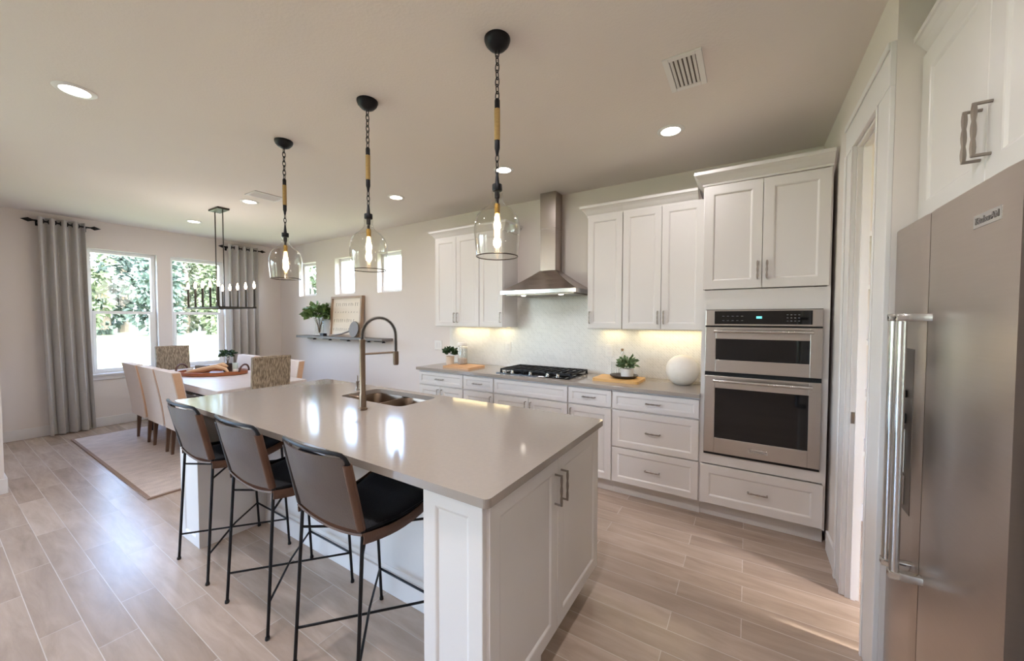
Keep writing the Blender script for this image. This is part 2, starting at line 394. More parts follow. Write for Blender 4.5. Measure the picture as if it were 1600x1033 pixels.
# side wall of the dining area and the wall running on behind it
struct('wall_dining_side', MB().box((XD, .19, 0), (-5.201, .364, ZC)), M['wall'])
LW = [(-3.9, -.35, .05, 2.45)]
struct('wall_living', wall_x(MB(), -5.37, -5.201, YS, .19, 0, ZC, LW), M['wall'])
SW = [(-4.5, -3.0, .8, 2.3)]
struct('wall_south', wall_y(MB(), YS-T, YS, -5.201, XE+T, 0, ZC, SW), M['wall'])
struct('wall_east', MB().box((XE, YS, 0), (XE+T, 1.99, ZC)), M['wall'])
struct('wall_niche', MB().box((XR, 1.987, 0), (XE+T, 2.10, ZC)).box((XR+.03, .93, 0), (XE, 1.03, ZC)), M['wall'])
DY0, DY1, DZ, WT, CW = 2.152, 2.575, 2.343, .055, .165
struct('wall_right', wall_x(MB(), XR, XR+WT, 2.10, YW, 0, ZC, [(DY0, DY1, 0, DZ)]), M['wall'])
struct('wall_pantry', MB().box((1.9, 2.10, 0), (2.0, YW, ZC)), M['cream'])
# door casing, jamb and stop of the pantry opening
c = MB()
c.box((XR-.016, DY1, 0), (XR, DY1+CW, DZ), .002).box((XR-.016, DY0-CW+.002, 0), (XR, DY0, DZ), .002).box((XR-.018, DY0-CW+.002, DZ), (XR, DY1+CW, DZ+CW), .002)
c.box((XR-.024, DY1+CW-.03, 0), (XR-.016, DY1+CW, DZ), .003).box((XR-.022, DY1, 0), (XR-.016, DY1+.014, DZ), .002).box((XR-.022, DY0-.014, 0), (XR-.016, DY0, DZ), .002).box((XR-.026, DY0-CW+.002, DZ+CW-.03), (XR-.018, DY1+CW, DZ+CW), .003)
struct('door_1', c, M['trim'])
j = MB().box((XR, DY1-.014, 0), (XR+WT, DY1, DZ)).box((XR, DY0, 0), (XR+WT, DY0+.014, DZ)).box((XR, DY0+.014, DZ-.014), (XR+WT, DY1-.014, DZ))
j.box((XR+.02, DY1-.022, 0), (XR+.04, DY1-.014, DZ-.014)).box((XR+.02, DY0+.014, DZ-.022), (XR+.04, DY1-.022, DZ-.014))
dj = struct('door_jamb', j, M['trim']); dj.parent = bpy.data.objects['door_1']
o = MB().box((XR+.003, DY1-.0165, .92), (XR+.018, DY1-.0135, .98), .0008).build('strike_plate', M['nickel']); o.parent = bpy.data.objects['door_1']
# baseboards
def bb(name, boxes):
    m_ = MB()
    for a, b in boxes: m_.box((a[0], a[1], 0), (b[0], b[1], .125), .004)
    struct(name, m_, M['trim'])
bb('baseboard_dining', [((XD, .364), (XD+.016, YW-.016))])
bb('baseboard_back', [((XD, YW-.016), (-3.17, YW))])
bb('baseboard_dining_side', [((XD+.016, .364), (-5.201, .38)), ((-5.201, YS+.016), (-5.185, -3.9)), ((-5.201, -.35), (-5.185, .38))])
bb('baseboard_south', [((-5.185, YS), (XE, YS+.016))])
bb('baseboard_right', [((XR-.016, DY1+CW), (XR, 3.03)),])
bb('baseboard_pantry', [((XR+WT, YW-.016), (1.9, YW))])

# windows: frame, meeting rail, pane, sill
def win_x(n, x, y0, y1, z0, z1, rail=True):
    fr = MB(); xo, xi = x-.15, x-.09; f = .045
    fr.box((xo, y0, z0), (xi, y0+f, z1)).box((xo, y1-f, z0), (xi, y1, z1)).box((xo, y0+f, z0), (xi, y1-f, z0+f)).box((xo, y0+f, z1-f), (xi, y1-f, z1))
    zm = (z0+z1)/2
    fr.box((xo+.01, y0+f, zm-.02), (xi+.01, y1-f, zm+.02)).box((xo+.03, y0+f, z0+f), (xi+.012, y0+f+.03, zm-.02)).box((xo+.03, y1-f-.03, z0+f), (xi+.012, y1-f, zm-.02)).box((xo+.03, y0+f+.03, z0+f), (xi+.012, y1-f-.03, z0+f+.035))
    wo = struct('window_%d' % n, fr, M['vinyl'])
    p = MB().box((x-.124, y0+f-.005, z0+f-.005), (x-.12, y1-f+.005, z1-f+.005)).build('window_pane', M['winglass']); p.parent = wo
    s_ = MB().box((x-.088, y0+.001, z0-.001), (x+.03, y1-.001, z0+.02), .004).box((x, y0-.04, z0-.005), (x+.035, y1+.04, z0+.02), .004).box((x, y0-.03, z0-.06), (x+.014, y1+.03, z0-.005), .003).build('window_sill', M['trim']); s_.parent = wo
def win_y(n, y, x0, x1, z0, z1, s=1, rail=False, f=.04):
    fr = MB(); yo, yi = y+s*.15, y+s*.09
    fr.box((x0, yo, z0), (x0+f, yi, z1)).box((x1-f, yo, z0), (x1, yi, z1)).box((x0+f, yo, z0), (x1-f, yi, z0+f)).box((x0+f, yo, z1-f), (x1-f, yi, z1))
    if rail:
        xm = (x0+x1)/2; fr.box((xm-.04, yo, z0+f), (xm+.04, yi, z1-f))
    wo = struct('window_%d' % n, fr, M['vinyl'])
    p = MB().box((x0+f-.005, y+s*.12, z0+f-.005), (x1-f+.005, y+s*.124, z1-f+.005)).build('window_pane', M['winglass']); p.parent = wo
for k, (a, b, c_, d) in enumerate(DW): win_x(k+1, XD, a, b, c_, d)
a, b, c_, d = LW[0]; f = .06
fr = MB().box((-5.35, a, c_), (-5.29, a+f, d)).box((-5.35, b-f, c_), (-5.29, b, d)).box((-5.35, a+f, c_), (-5.29, b-f, c_+f)).box((-5.35, a+f, d-f), (-5.29, b-f, d)).box((-5.35, (a+b)/2-.04, c_+f), (-5.29, (a+b)/2+.04, d-f))
wo = struct('window_7', fr, M['vinyl'])
p = MB().box((-5.324, a+f-.005, c_+f-.005), (-5.32, b-f+.005, d-f+.005)).build('window_pane', M['winglass']); p.parent = wo
for k, (a, b, c_, d) in enumerate(HW): win_y(k+3, YW, a, b, c_, d)
for k, (a, b, c_, d) in enumerate(SW): win_y(k+6, YS, a, b, c_, d, s=-1, rail=True, f=.06)

# ------------------------------------------------------------------ kitchen cabinets
YD = 3.0307                      # face of the lower doors
UX, UZ, NB = (1,0,0), (0,0,1), (0,-1,0)
def pull(parent, c, along, out, L=.105, off=.026, name='handle'):
    c, al, ou = Vector(c), Vector(along).normalized(), Vector(out).normalized()
    m_ = MB(); p0, p1 = c - al*L/2, c + al*L/2
    k = 12; pts = [p0 + (p1-p0)*i/k + ou*off for i in range(k+1)]
    m_.tube(pts, [.0044 + .0022*abs(sin(3*pi*i/k)) for i in range(k+1)], 6)
    for p in (p0 + al*.003, p1 - al*.003): m_.tube([p - ou*.001, p + ou*(off+.004)], .0046, 6)
    return m_.build(name, M['nickel'], parent, smooth=True)
def front(root, name, x0, x1, z0, z1, y, fr=.05):
    return MB().panel((x0+.0015, y, z0+.0015), UX, UZ, NB, x1-x0-.003, z1-z0-.003, .02, fr).build(name, M['white'], root)
def base_cab(name, label, x0, x1, drawers, doors, knob=True):
    y0 = YD + .02
    r = thing(name, label, 'cabinet', ((x0+x1)/2, (y0+YW)/2, 0))
    MB().box((x0+.0005, y0, .108), (x1-.0005, YW-.002, .884)).box((x0+.0005, y0+.06, 0), (x1-.0005, YW-.002, .108)).build('body', M['white'], r)
    for (z0, z1, hd) in drawers:
        d = front(r, 'drawer', x0+.004, x1-.004, z0, z1, y0, .032 if z1-z0 < .2 else .045)
        if hd: pull(d, ((x0+x1)/2, YD, (z0+z1)/2 + (.0 if z1-z0 < .2 else .0)), UX, NB, .11)
    for (a, b, side) in doors:
        d = front(r, 'door', a, b, .122, .716, y0, .05)
        pull(d, (b-.028 if side > 0 else a+.028, YD, .63), UZ, NB, .11)
    return r
base_cab('base_cabinet', 'white base cabinet with wide drawer above two doors at the wall end of the counter', -3.150, -2.509, [(.726, .868, 1)], [(-3.146, -2.83, 1), (-2.83, -2.513, -1)])
base_cab('base_cabinet', 'narrow white base cabinet with drawer, left of the cooktop cabinet', -2.509, -2.118, [(.726, .868, 1)], [(-2.505, -2.122, 1)])
base_cab('base_cabinet', 'white base cabinet with plain front panel under the gas cooktop', -2.118, -1.325, [(.726, .868, 0)], [(-2.114, -1.7215, 1), (-1.7215, -1.329, -1)])
base_cab('base_cabinet', 'narrow white base cabinet with drawer, between cooktop cabinet and three drawer stack', -1.325, -.934, [(.726, .868, 1)], [(-1.321, -.938, -1)])
base_cab('drawer_cabinet', 'white base cabinet with three stacked drawers beside the oven tower', -.934, -.283, [(.726, .868, 1), (.415, .716, 1), (.122, .408, 1)], [])
def rounded(x0, x1, y0, y1, r, n=6):
    P = []
    for cx, cy, a in ((x1-r, y1-r, 0), (x0+r, y1-r, 90), (x0+r, y0+r, 180), (x1-r, y0+r, 270)):
        for i in range(n+1): t = radians(a + 90*i/n); P.append((cx+r*cos(t), cy+r*sin(t)))
    return P
o = MB().box((-3.168, 3.001, .884), (-.284, YW-.009, .914), .003).build('countertop', M['quartz'], org=(-1.73, 3.3, .884))
tag(o, 'grey quartz countertop along the back wall under the hood', 'countertop')
bs = MB().box((-3.20, YW-.008, .914), (-2.196, YW-.001, 1.366)).box((-2.196, YW-.008, .914), (-1.263, YW-.001, 1.73)).box((-1.263, YW-.008, .914), (-.284, YW-.001, 1.366))
tag(bs.build('backsplash', M['tile'], org=(-1.7, YW, .914)), 'pale mosaic tile backsplash behind the cooktop', 'backsplash')

CROWN = [(0, 0), (.008, 0), (.008, .014), (.016, .022), (.022, .03), (.034, .048), (.052, .066), (.06, .07), (.06, .092), (0, .092)]
def crown(path, z, prof=CROWN):
    m_ = MB(); P = [Vector((x, y, 0)) for x, y in path]; k = len(P); R = []
    for i in range(k):
        d0 = (P[i]-P[i-1]).normalized() if i else None; d1 = (P[i+1]-P[i]).normalized() if i < k-1 else None
        nr = lambda d: Vector((d.y, -d.x, 0))
        if d0 is None: n_, sc = nr(d1), 1
        elif d1 is None: n_, sc = nr(d0), 1
        else:
            n_ = (nr(d0)+nr(d1)).normalized(); sc = 1/max(.3, n_.dot(nr(d0)))
        R.append([m_.bm.verts.new((P[i].x+n_.x*sc*a, P[i].y+n_.y*sc*a, z+h)) for a, h in prof])
    q = len(prof)
    for i in range(k-1):
        for j_ in range(q): m_.bm.faces.new((R[i][j_], R[i][(j_+1) % q], R[i+1][(j_+1) % q], R[i+1][j_]))
    m_.bm.faces.new(R[0][::-1]); m_.bm.faces.new(R[-1]); return m_
YU = 3.314
def upper_cab(label, x0, x1, doors, path, z0=1.366, z1=2.406, y=YU, strip=None):
    r = thing('upper_cabinet', label, 'cabinet', ((x0+x1)/2, (y+YW)/2, z0))
    MB().box((x0+.0005, y+.02, z0), (x1-.0005, YW-.001, z1)).build('body', M['white'], r)
    for a, b, side in doors:
        d = front(r, 'door', a, b, z0+.003, z1-.012, y+.02, .05)
        if side: pull(d, (b-.024 if side > 0 else a+.024, y, z0+.105), UZ, NB, .11)
    crown(path, z1-.012).build('crown_molding', M['white'], r)
    if strip:
        MB().box((strip[0], YW-.10, z0-.004), (strip[1], YW-.07, z0-.0003), .001).build('light_strip', M['strip'], r)
        d = bpy.data.lights.new('strip_light', 'AREA'); d.shape = 'RECTANGLE'; d.size = strip[1]-strip[0]; d.size_y = .03; d.energy = 1.7*(strip[1]-strip[0]); d.color = (1, .82, .48)
        lo = bpy.data.objects.new('strip_light', d); col.objects.link(lo); lo.parent = r; lo.location = Vector(((strip[0]+strip[1])/2, YW-.085, z0-.006)) - ORG[r.name]
    return r
e = .0005
upper_cab('white two door wall cabinet at the far left end, nearest the dining area', -3.167, -2.511, [(-3.163, -2.839, 1), (-2.839, -2.513, -1)], [(-3.167, YW-.001), (-3.167, YU+.02), (-2.511-e, YU+.02)], strip=(-3.08, -2.56))
upper_cab('narrow white one door wall cabinet left of the hood', -2.511, -2.196, [(-2.509, -2.2, 1)], [(-2.511+e, YU+.02), (-2.196, YU+.02), (-2.196, YW-.001)], strip=(-2.46, -2.25))
upper_cab('narrow white one door wall cabinet right of the hood', -1.263, -.938, [(-1.259, -.94, -1)], [(-1.263, YW-.001), (-1.263, YU+.02), (-.938-e, YU+.02)], strip=(-1.2, -.99))
upper_cab('white two door wall cabinet beside the oven tower', -.938, -.284, [(-.936, -.615, 1), (-.615, -.30, -1)], [(-.938+e, YU+.02), (-.346, YU+.02)], strip=(-.86, -.32))

# oven tower
TX0, TX1 = -.283, .437
y0 = YD+.02
r = thing('oven_cabinet', 'tall white oven tower cabinet with two upper doors and a deep bottom drawer', 'cabinet', ((TX0+TX1)/2, 3.33, 0))
OX0, OX1, OZ0, OZ1 = -.250, .397, .488, 1.522
b = MB().box((TX0, y0, .108), (TX0+.018, YW-.001, 2.412)).box((TX1-.018, y0, .108), (TX1, YW-.001, 2.412)).box((TX0+.018, YW-.02, .108), (TX1-.018, YW-.001, 2.40))
b.box((TX0+.018, y0+.02, .108), (TX1-.018, YW-.02, .126)).box((TX0+.018, y0+.02, .45), (TX1-.018, YW-.02, .468)).box((TX0+.018, y0+.02, 1.54), (TX1-.018, YW-.02, 1.558)).box((TX0+.018, y0+.02, 2.38), (TX1-.018, YW-.02, 2.40))
b.box((TX0+.0, y0+.07, 0), (TX1, YW-.01, .108))
b.box((TX0, y0-.002, .41), (OX0, y0+.02, 1.665)).box((OX1, y0-.002, .41), (TX1, y0+.02, 1.665)).box((OX0, y0-.002, .41), (OX1, y0+.02, OZ0)).box((OX0, y0-.002, OZ1), (OX1, y0+.02, 1.665))
b.build('body', M['white'], r)
for a, b_, s_ in ((TX0+.004, .076, 1), (.076, TX1-.008, -1)):
    d = front(r, 'door', a, b_, 1.669, 2.40, y0, .058); pull(d, (b_-.026 if s_ > 0 else a+.026, YD, 1.79), UZ, NB, .12)
d = front(r, 'drawer', TX0+.006, TX1-.01, .122, .405, y0, .055); pull(d, (.078, YD, .265), UX, NB, .115)
crown([(TX0, YW-.001), (TX0, y0), (TX1, y0)], 2.409).build('crown_molding', M['white'], r)

# wall oven with microwave above
r = thing('wall_oven', 'stainless steel double wall oven with black glass built into the white tower', 'oven', ((OX0+OX1)/2, 3.3, OZ0))
yf = YD - .004
MB().box((OX0+.012, y0+.022, OZ0+.01), (OX1-.012, YW-.06, OZ1-.01)).box((OX0-.006, yf+.012, OZ0-.004), (OX1+.006, y0-.0025, OZ1+.004)).build('body', M['darkgap'], r)
MB().box((OX0-.004, yf-.012, 1.412), (OX1+.004, yf+.012, OZ1), .003).build('control_panel', M['steelh'], r)
cp = [q for q in r.children if q.name.startswith('control_panel')][0]
MB().box((-.198, yf-.0135, 1.424), (.348, yf-.011, 1.514), .0006).build('display_glass', M['blackglass'], cp)
MB().box((.049, yf-.0145, 1.462), (.081, yf-.0135, 1.478)).build('clock_digits', M['cyan'], cp)
km = MB(); kn = MB(); kp = MB()
for i in range(4):
    for k in range(3): km.box((.215+.02*i, yf-.0142, 1.445+.02*k), (.224+.02*i, yf-.0135, 1.449+.02*k))
for i in range(5):
    kn.box((-.15+.028*i, yf-.0142, 1.447), (-.138+.028*i, yf-.0135, 1.45)); kp.box((-.15+.028*i, yf-.0142, 1.477), (-.138+.028*i, yf-.0135, 1.48))
km.build('keypad_marks', mat('grey_marks', '6e7276', .5), cp); kn.build('function_marks', _mats['grey_marks'], cp); kp.build('upper_function_marks', _mats['grey_marks'], cp)  # plain grey dashes marking the oven keys, no letters
def oven_door(z0, z1, wz0, wz1, hz):
    x0, x1 = OX0-.003, OX1+.003
    m_ = MB()
    m_.box((x0, yf-.018, z0), (-.188, yf+.010, z1), .002).box((.338, yf-.018, z0), (x1, yf+.010, z1), .002).box((-.188, yf-.018, z0), (.338, yf+.010, wz0), .002).box((-.188, yf-.018, wz1), (.338, yf+.010, z1), .002)
    d = m_.build('oven_door', M['steelh'], r)
    MB().box((-.188, yf-.012, wz0), (.338, yf+.008, wz1)).box((-.172, yf-.0165, wz0+.0), (.322, yf-.012, wz1-.0)).build('door_glass', M['blackglass'], d)
    h = MB().tube([(-.198, yf-.06, hz), (.35, yf-.06, hz)], .0115, 12)
    for hx in (-.185, .337): h.box((hx-.013, yf-.062, hz-.009), (hx+.013, yf-.017, hz+.009), .003)
    h.build('handle', M['chrome'], d, smooth=True)
oven_door(1.086, 1.402, 1.172, 1.320, 1.375)
oven_door(.508, 1.056, .616, .972, 1.028)
MB().box((.020, yf-.0215, .546), (.130, yf-.0175, .573), .001).build('badge', M['chrome'], r)
def lettering(text, loc, rot, size, m, parent, name='lettering'):
    cu = bpy.data.curves.new('t', 'FONT'); cu.body = text; cu.size = size; cu.extrude = .0004; cu.align_x = 'CENTER'; cu.align_y = 'CENTER'
    to = bpy.data.objects.new('t', cu); col.objects.link(to)
    me = bpy.data.meshes.new_from_object(to.evaluated_get(bpy.context.evaluated_depsgraph_get())); bpy.data.objects.remove(to, do_unlink=True)
    me.materials.append(m); o = bpy.data.objects.new(name, me); col.objects.link(o)
    o.parent = parent; o.location = Vector(loc)-ORG[parent.name]; o.rotation_euler = rot; return o
M['letter'] = mat('engraved_grey', '77726e', .5)
lettering('KitchenAid', (.075, yf-.0222, .5595), (radians(90), 0, 0), .021, M['letter'], [q for q in r.children if q.name.startswith('badge')][0])

# range hood
r = thing('range_hood', 'stainless steel chimney range hood above the cooktop', 'range hood', (-1.72, 3.4, 1.70))
HX0, HX1, HY = -2.11, -1.30, 3.14; FX0, FX1, FY = -1.825, -1.655, 3.455; yb = YW-.009
MB().box((HX0, HY, 1.70), (HX1, yb, 1.738), .002).build('canopy_rim', M['chrome'], r)
m_ = MB(); q0 = [(HX0, HY), (HX1, HY), (HX1, yb), (HX0, yb)]; q1 = [(FX0-.004, FY-.004), (FX1+.004, FY-.004), (FX1+.004, yb), (FX0-.004, yb)]
R0 = [m_.bm.verts.new((x, y, 1.738)) for x, y in q0]; Rr = []
for t in (0, .12, .3, .55, .8, 1):
    k = t; zz = 1.738 + .215*(t**1.0 + .06*sin(pi*t)*-1)
    Rr.append([m_.bm.verts.new((a[0]+(c_[0]-a[0])*k, a[1]+(c_[1]-a[1])*k, zz)) for a, c_ in zip(q0, q1)])
for A, B in zip(Rr, Rr[1:]):
    for i in range(4): m_.bm.faces.new((A[i], A[(i+1) % 4], B[(i+1) % 4], B[i]))
m_.bm.faces.new(Rr[-1]); m_.bm.faces.new(Rr[0][::-1])
for v in R0: m_.bm.verts.remove(v)
m_.build('canopy', M['steel'], r)
MB().box((FX0, FY, 1.952), (FX1, yb, 2.39), .001).box((FX0-.003, FY-.003, 2.38), (FX1+.003, yb, ZC-.001), .001).build('flue', M['steel'], r)
MB().box((HX0+.04, HY+.05, 1.690), (HX1-.04, yb-.05, 1.70), .001).build('filter_panel', M['nickel'], r)
for hx in (HX0+.2, HX1-.2):
    MB().lathe([(0, 1.686), (.022, 1.687), (.024, 1.692), (0, 1.692)], (hx, HY+.12, 0), 16).build('hood_lamp', M['lens'], r)
    ll = disk_lamp('hood_light', (hx, HY+.12, 1.683), .7, .04, (.85, .93, 1), r, 130)

# cooktop
r = thing('gas_cooktop', 'black gas cooktop with silver knobs set on the grey counter', 'cooktop', (-1.73, 3.33, .914))
CX0, CX1, CY0, CY1 = -2.125, -1.335, 3.085, 3.555
MB().box((CX0, CY0, .914), (CX1, CY1, .924), .003).build('body', M['blackglass'], r)
for k in range(3):
    a, b_ = CX0+.012+k*.257, CX0+.012+k*.257+.251
    g = MB(); ya, yb2 = CY0+.075, CY1-.012
    for (p, q) in (((a, ya), (b_, ya)), ((a, yb2), (b_, yb2)), ((a, ya), (a, yb2)), ((b_, ya), (b_, yb2)), ((a, (ya+yb2)/2), (b_, (ya+yb2)/2)), (((a+b_)/2, ya), ((a+b_)/2, yb2)), ((a+.06, ya), (a+.06, yb2)), ((b_-.06, ya), (b_-.06, yb2))):
        x0_, x1_ = min(p[0], q[0])-.006, max(p[0], q[0])+.006; y0_, y1_ = min(p[1], q[1])-.006, max(p[1], q[1])+.006
        g.box((x0_, y0_, .942), (x1_, y1_, .957))
    for p in ((a, ya), (b_, ya), (a, yb2), (b_, yb2)): g.box((p[0]-.008, p[1]-.008, .924), (p[0]+.008, p[1]+.008, .945))
    g.build('grate', M['iron'], r)
for bx, by, br_ in ((-1.99, 3.24, .035), (-1.99, 3.45, .03), (-1.73, 3.345, .045), (-1.47, 3.24, .03), (-1.47, 3.45, .035)):
    MB().lathe([(br_+.012, 0), (br_+.012, .006), (br_, .009), (br_, .015), (br_*.4, .017), (0, .017)], (bx, by, .924), 20).build('burner', M['iron'], r, smooth=True)
for kx in (-2.04, -1.955, -1.75, -1.57, -1.465):
    MB().lathe([(.021, 0), (.021, .004), (.016, .006), (.015, .022), (.013, .024), (0, .024)], (kx, CY0+.036, .924), 18).box((kx-.003, CY0+.022, .944), (kx+.003, CY0+.05, .952), .001).build('knob', M['chrome'], r, smooth=True)

# ------------------------------------------------------------------ refrigerator and the cabinet over it
r = thing('refrigerator', 'stainless steel side by side refrigerator in the wall niche', 'refrigerator', (.83, 1.59, 0))
RX, RY0, RYS, RY1, RZ = .468, 1.209, 1.667, 1.978, 1.785
MB().box((RX+.06, RY0+.004, .03), (XE-.02, RY1-.004, RZ-.004), .004).box((RX+.09, RY0+.02, 0), (XE-.06, RY1-.02, .03)).build('body', mat('grey_fridge_side', '8d8b8c', .45, .3), r)
def fridge_door(a, b_):
    # slightly bowed door, extruded in z
    P = [(RX+.055, a)]; k = 10
    for i in range(k+1):
        t = i/k; edge = .004*(max(0, 1-t/.04) + max(0, 1-(1-t)/.04))
        P.append((RX + edge - .0 , a + (b_-a)*t))
    P.append((RX+.055, b_))
    return MB().prism(P, .06, RZ).build('door', M['fridge'], r, smooth=True, angle=25)
df = fridge_door(RY0, RYS-.002); dz = fridge_door(RYS+.002, RY1)
MB().box((RX+.03, RY0+.01, .005), (RX+.07, RY1-.01, .055)).build('kick_grille', M['darkgap'], r)
for d, yy in ((df, RYS-.037), (dz, RYS+.037)):
    hx = RX-.062
    h = MB().tube([(hx, yy, .652), (hx, yy, 1.470)], .0125, 16)
    for zz in (.652, 1.464): h.box((hx-.014, yy-.0135, zz-.012), (RX+.006, yy+.0135, zz+.012), .003)
    h.build('handle', M['chrome'], d, smooth=True)
bd = MB().box((RX-.001, 1.272, 1.678), (RX+.009, 1.395, 1.711), .0015).build('badge', M['chrome'], r)
lettering('KitchenAid', (RX-.0018, 1.3335, 1.6945), (radians(90), 0, radians(-90)), .023, M['letter'], bd)
# water and ice dispenser recess on the freezer door
dp = MB().box((RX-.0015, 1.745, .80), (RX+.012, 1.915, 1.36), .003).build('dispenser', mat('dark_steel', '6f6660', .35, 1.0), r)
MB().box((RX-.012, 1.80, 1.19), (RX-.0015, 1.86, 1.215), .002).build('water_nozzle', M['darkgap'], dp)
MB().box((RX-.012, 1.80, 1.10), (RX-.0015, 1.86, 1.135), .002).build('ice_nozzle', M['darkgap'], dp)
MB().box((RX-.006, 1.80, .93), (RX-.0015, 1.865, 1.08), .002).build('paddle', M['plastic'], dp)
gm = MB().box((RX-.004, 1.795, .82), (RX-.0015, 1.87, .92), .001).build('drip_grille', M['nickel'], dp)

r = thing('refrigerator_cabinet', 'white two door cabinet above the refrigerator', 'cabinet', (.9, 1.51, 1.80))
KX = .545; KY0, KY1, KZ0, KZ1 = 1.035, 1.984, 1.802, 2.43
MB().box((KX, KY0, KZ0), (XE-.001, KY1, KZ1)).build('body', M['white'], r)
for a, b_, s_ in ((KY0+.003, 1.517, 1), (1.517, KY1-.003, -1)):
    d = MB().panel((KX, b_-.0015, KZ0+.003), (0,-1,0), UZ, (-1,0,0), b_-a-.003, KZ1-KZ0-.02, .02, .07, .007).build('door', M['white'], r)
    pull(d, (KX-.02, b_-.026 if s_ > 0 else a+.026, 1.955), UZ, (-1,0,0), .14, .032)
crown([(KX, KY1), (KX, KY0), (XE-.001, KY0)], KZ1-.012, [(a*.75, h*.75) for a, h in CROWN]).build('crown_molding', M['white'], r) if False else None
cm = MB(); pr_ = [(a*.75, h*.8) for a, h in CROWN]
A_ = [cm.bm.verts.new((KX-a, KY1, KZ1-.014+h)) for a, h in pr_]; B_ = [cm.bm.verts.new((KX-a, KY0, KZ1-.014+h)) for a, h in pr_]
for i in range(len(pr_)):
    k = (i+1) % len(pr_); cm.bm.faces.new((A_[i], A_[k], B_[k], B_[i]))
cm.bm.faces.new(A_); cm.bm.faces.new(B_[::-1]); cm.build('crown_molding', M['white'], r)

# ------------------------------------------------------------------ island
IX0, IX1, IY0, IY1 = -3.208, -.6484, .897, 1.9697
r = thing('kitchen_island', 'white panelled kitchen island base under the grey quartz top', 'kitchen island', (-1.93, 1.43, 0))
BX0, BX1, BY0, BY1, KW = -3.19, -.690, .922, 1.948, 1.315
b = MB()
b.box((BX0+.02, KW, 0), (BX1-.27, KW+.02, .884))                       # knee wall
b.box((BX0, BY1-.02, .108), (BX1, BY1, .884)).box((BX0, KW, .0), (BX0+.02, BY1-.02, .884)).box((BX0+.02, KW+.02, .108), (BX1, BY1-.02, .126))
b.box((BX1-.27, BY0+.25, .1), (BX1-.25, BY1-.02, .884)).box((BX1-.25, BY0+.012, .108), (BX1, BY0+.03, .884)).box((BX1-.02, BY0+.03, .108), (BX1, BY1-.02, .884)).box((BX1-.25, BY0+.03, .864), (BX1-.02, BY1-.1, .884))
b.box((BX1-.25, BY0+.05, 0), (BX1-.06, BY1-.06, .108)).box((BX0+.02, BY1-.08, 0), (BX1-.06, BY1-.06, .108))
b.build('body', M['white'], r)
def post(x0, x1):
    m_ = MB()
    m_.panel((x0, BY0+.012, .0), UX, UZ, NB, x1-x0, .884, .014, .055, .006)
    m_.box((x0, BY0+.012, 0), (x0+.018, KW, .884)).box((x1-.018, BY0+.012, 0), (x1, KW, .884))
    m_.build('end_post', M['white'], r)
post(BX1-.25, BX1+.006); post(BX0, BX0+.285)
MB().box((BX0+.285, KW-.014, 0), (BX1-.25, KW, .115), .003).build('baseboard', M['trim'], r)
MB().panel((BX0+.34, KW, .14), UX, UZ, NB, (BX1-.25)-(BX0+.30)-.08, .70, .004, .002, .002, .002).build('knee_wall_panel', M['white'], r)
for a, b_, s_ in ((BY0+.016, 1.438, 1), (1.438, BY1-.004, -1)):
    d = MB().panel((BX1, a+.0015, .122), (0,1,0), UZ, (1,0,0), b_-a-.003, .75, .02, .055).build('door', M['white'], r)
    pull(d, (BX1+.02, b_-.03 if s_ > 0 else a+.03, .745), UZ, (1,0,0), .13, .03)
# worktop with the sink cut-out
SX0, SX1, SY0, SY1 = -2.425, -1.80, 1.575, 1.905
m_ = MB()
outer = rounded(IX0, IX1, IY0, IY1, .022); inner = rounded(SX0, SX1, SY0, SY1, .05)
def slab_hole(mb, outer, inner, z0, z1):
    bm = mb.bm; rings = {}
    for z in (z0, z1):
        vo = [bm.verts.new((x, y, z)) for x, y in outer]; vi = [bm.verts.new((x, y, z)) for x, y in inner]
        es = [bm.edges.new((L_[i], L_[(i+1) % len(L_)])) for L_ in (vo, vi) for i in range(len(L_))]
        bmesh.ops.triangle_fill(bm, edges=es, use_beauty=True, use_dissolve=False); rings[z] = (vo, vi)
    for q in (0, 1):
        A, B = rings[z0][q], rings[z1][q]; k = len(A)
        for i in range(k): bm.faces.new((A[i], A[(i+1) % k], B[(i+1) % k], B[i]))
slab_hole(m_, outer, inner, .884, .914)
tag(m_.build('island_countertop', M['quartz'], org=(-1.93, 1.43, .884)), 'large polished grey quartz island top with sink cut out', 'countertop')
# sink
r = thing('kitchen_sink', 'stainless double bowl sink set under the island top', 'sink', (-2.11, 1.74, .7))
def bowl(x0, x1, y0_, y1_, dep):
    m_ = MB(); P = [rounded(x0, x1, y0_, y1_, .05), rounded(x0+.006, x1-.006, y0_+.006, y1_-.006, .05), rounded(x0+.02, x1-.02, y0_+.02, y1_-.02, .045), rounded(x0+.05, x1-.05, y0_+.05, y1_-.05, .03)]
    Z = [.882, .882-.02, .882-dep+.02, .882-dep]
    R = [[m_.bm.verts.new((x, y, z)) for x, y in p] for p, z in zip(P, Z)]
    k = len(R[0])
    for A, B in zip(R, R[1:]):
        for i in range(k): m_.bm.faces.new((A[i], A[(i+1) % k], B[(i+1) % k], B[i]))
    m_.bm.faces.new(R[-1]); R2 = [[m_.bm.verts.new((x + (.004 if x > (x0+x1)/2 else -.004), y + (.004 if y > (y0_+y1_)/2 else -.004), z-.003)) for x, y in p] for p, z in zip(P, Z)]
    for A, B in zip(R2, R2[1:]):
        for i in range(k): m_.bm.faces.new((B[i], B[(i+1) % k], A[(i+1) % k], A[i]))
    m_.bm.faces.new(R2[-1][::-1])
    for i in range(k): m_.bm.faces.new((R[0][i], R[0][(i+1) % k], R2[0][(i+1) % k], R2[0][i]))
    o = m_.build('bowl', M['faucet'], r, smooth=True)
    MB().lathe([(.03, 0), (.03, .003), (.02, .004), (0, .002)], ((x0+x1)/2, (y0_+y1_)/2, .882-dep+.001), 16).build('drain', M['chrome'], o, smooth=True)
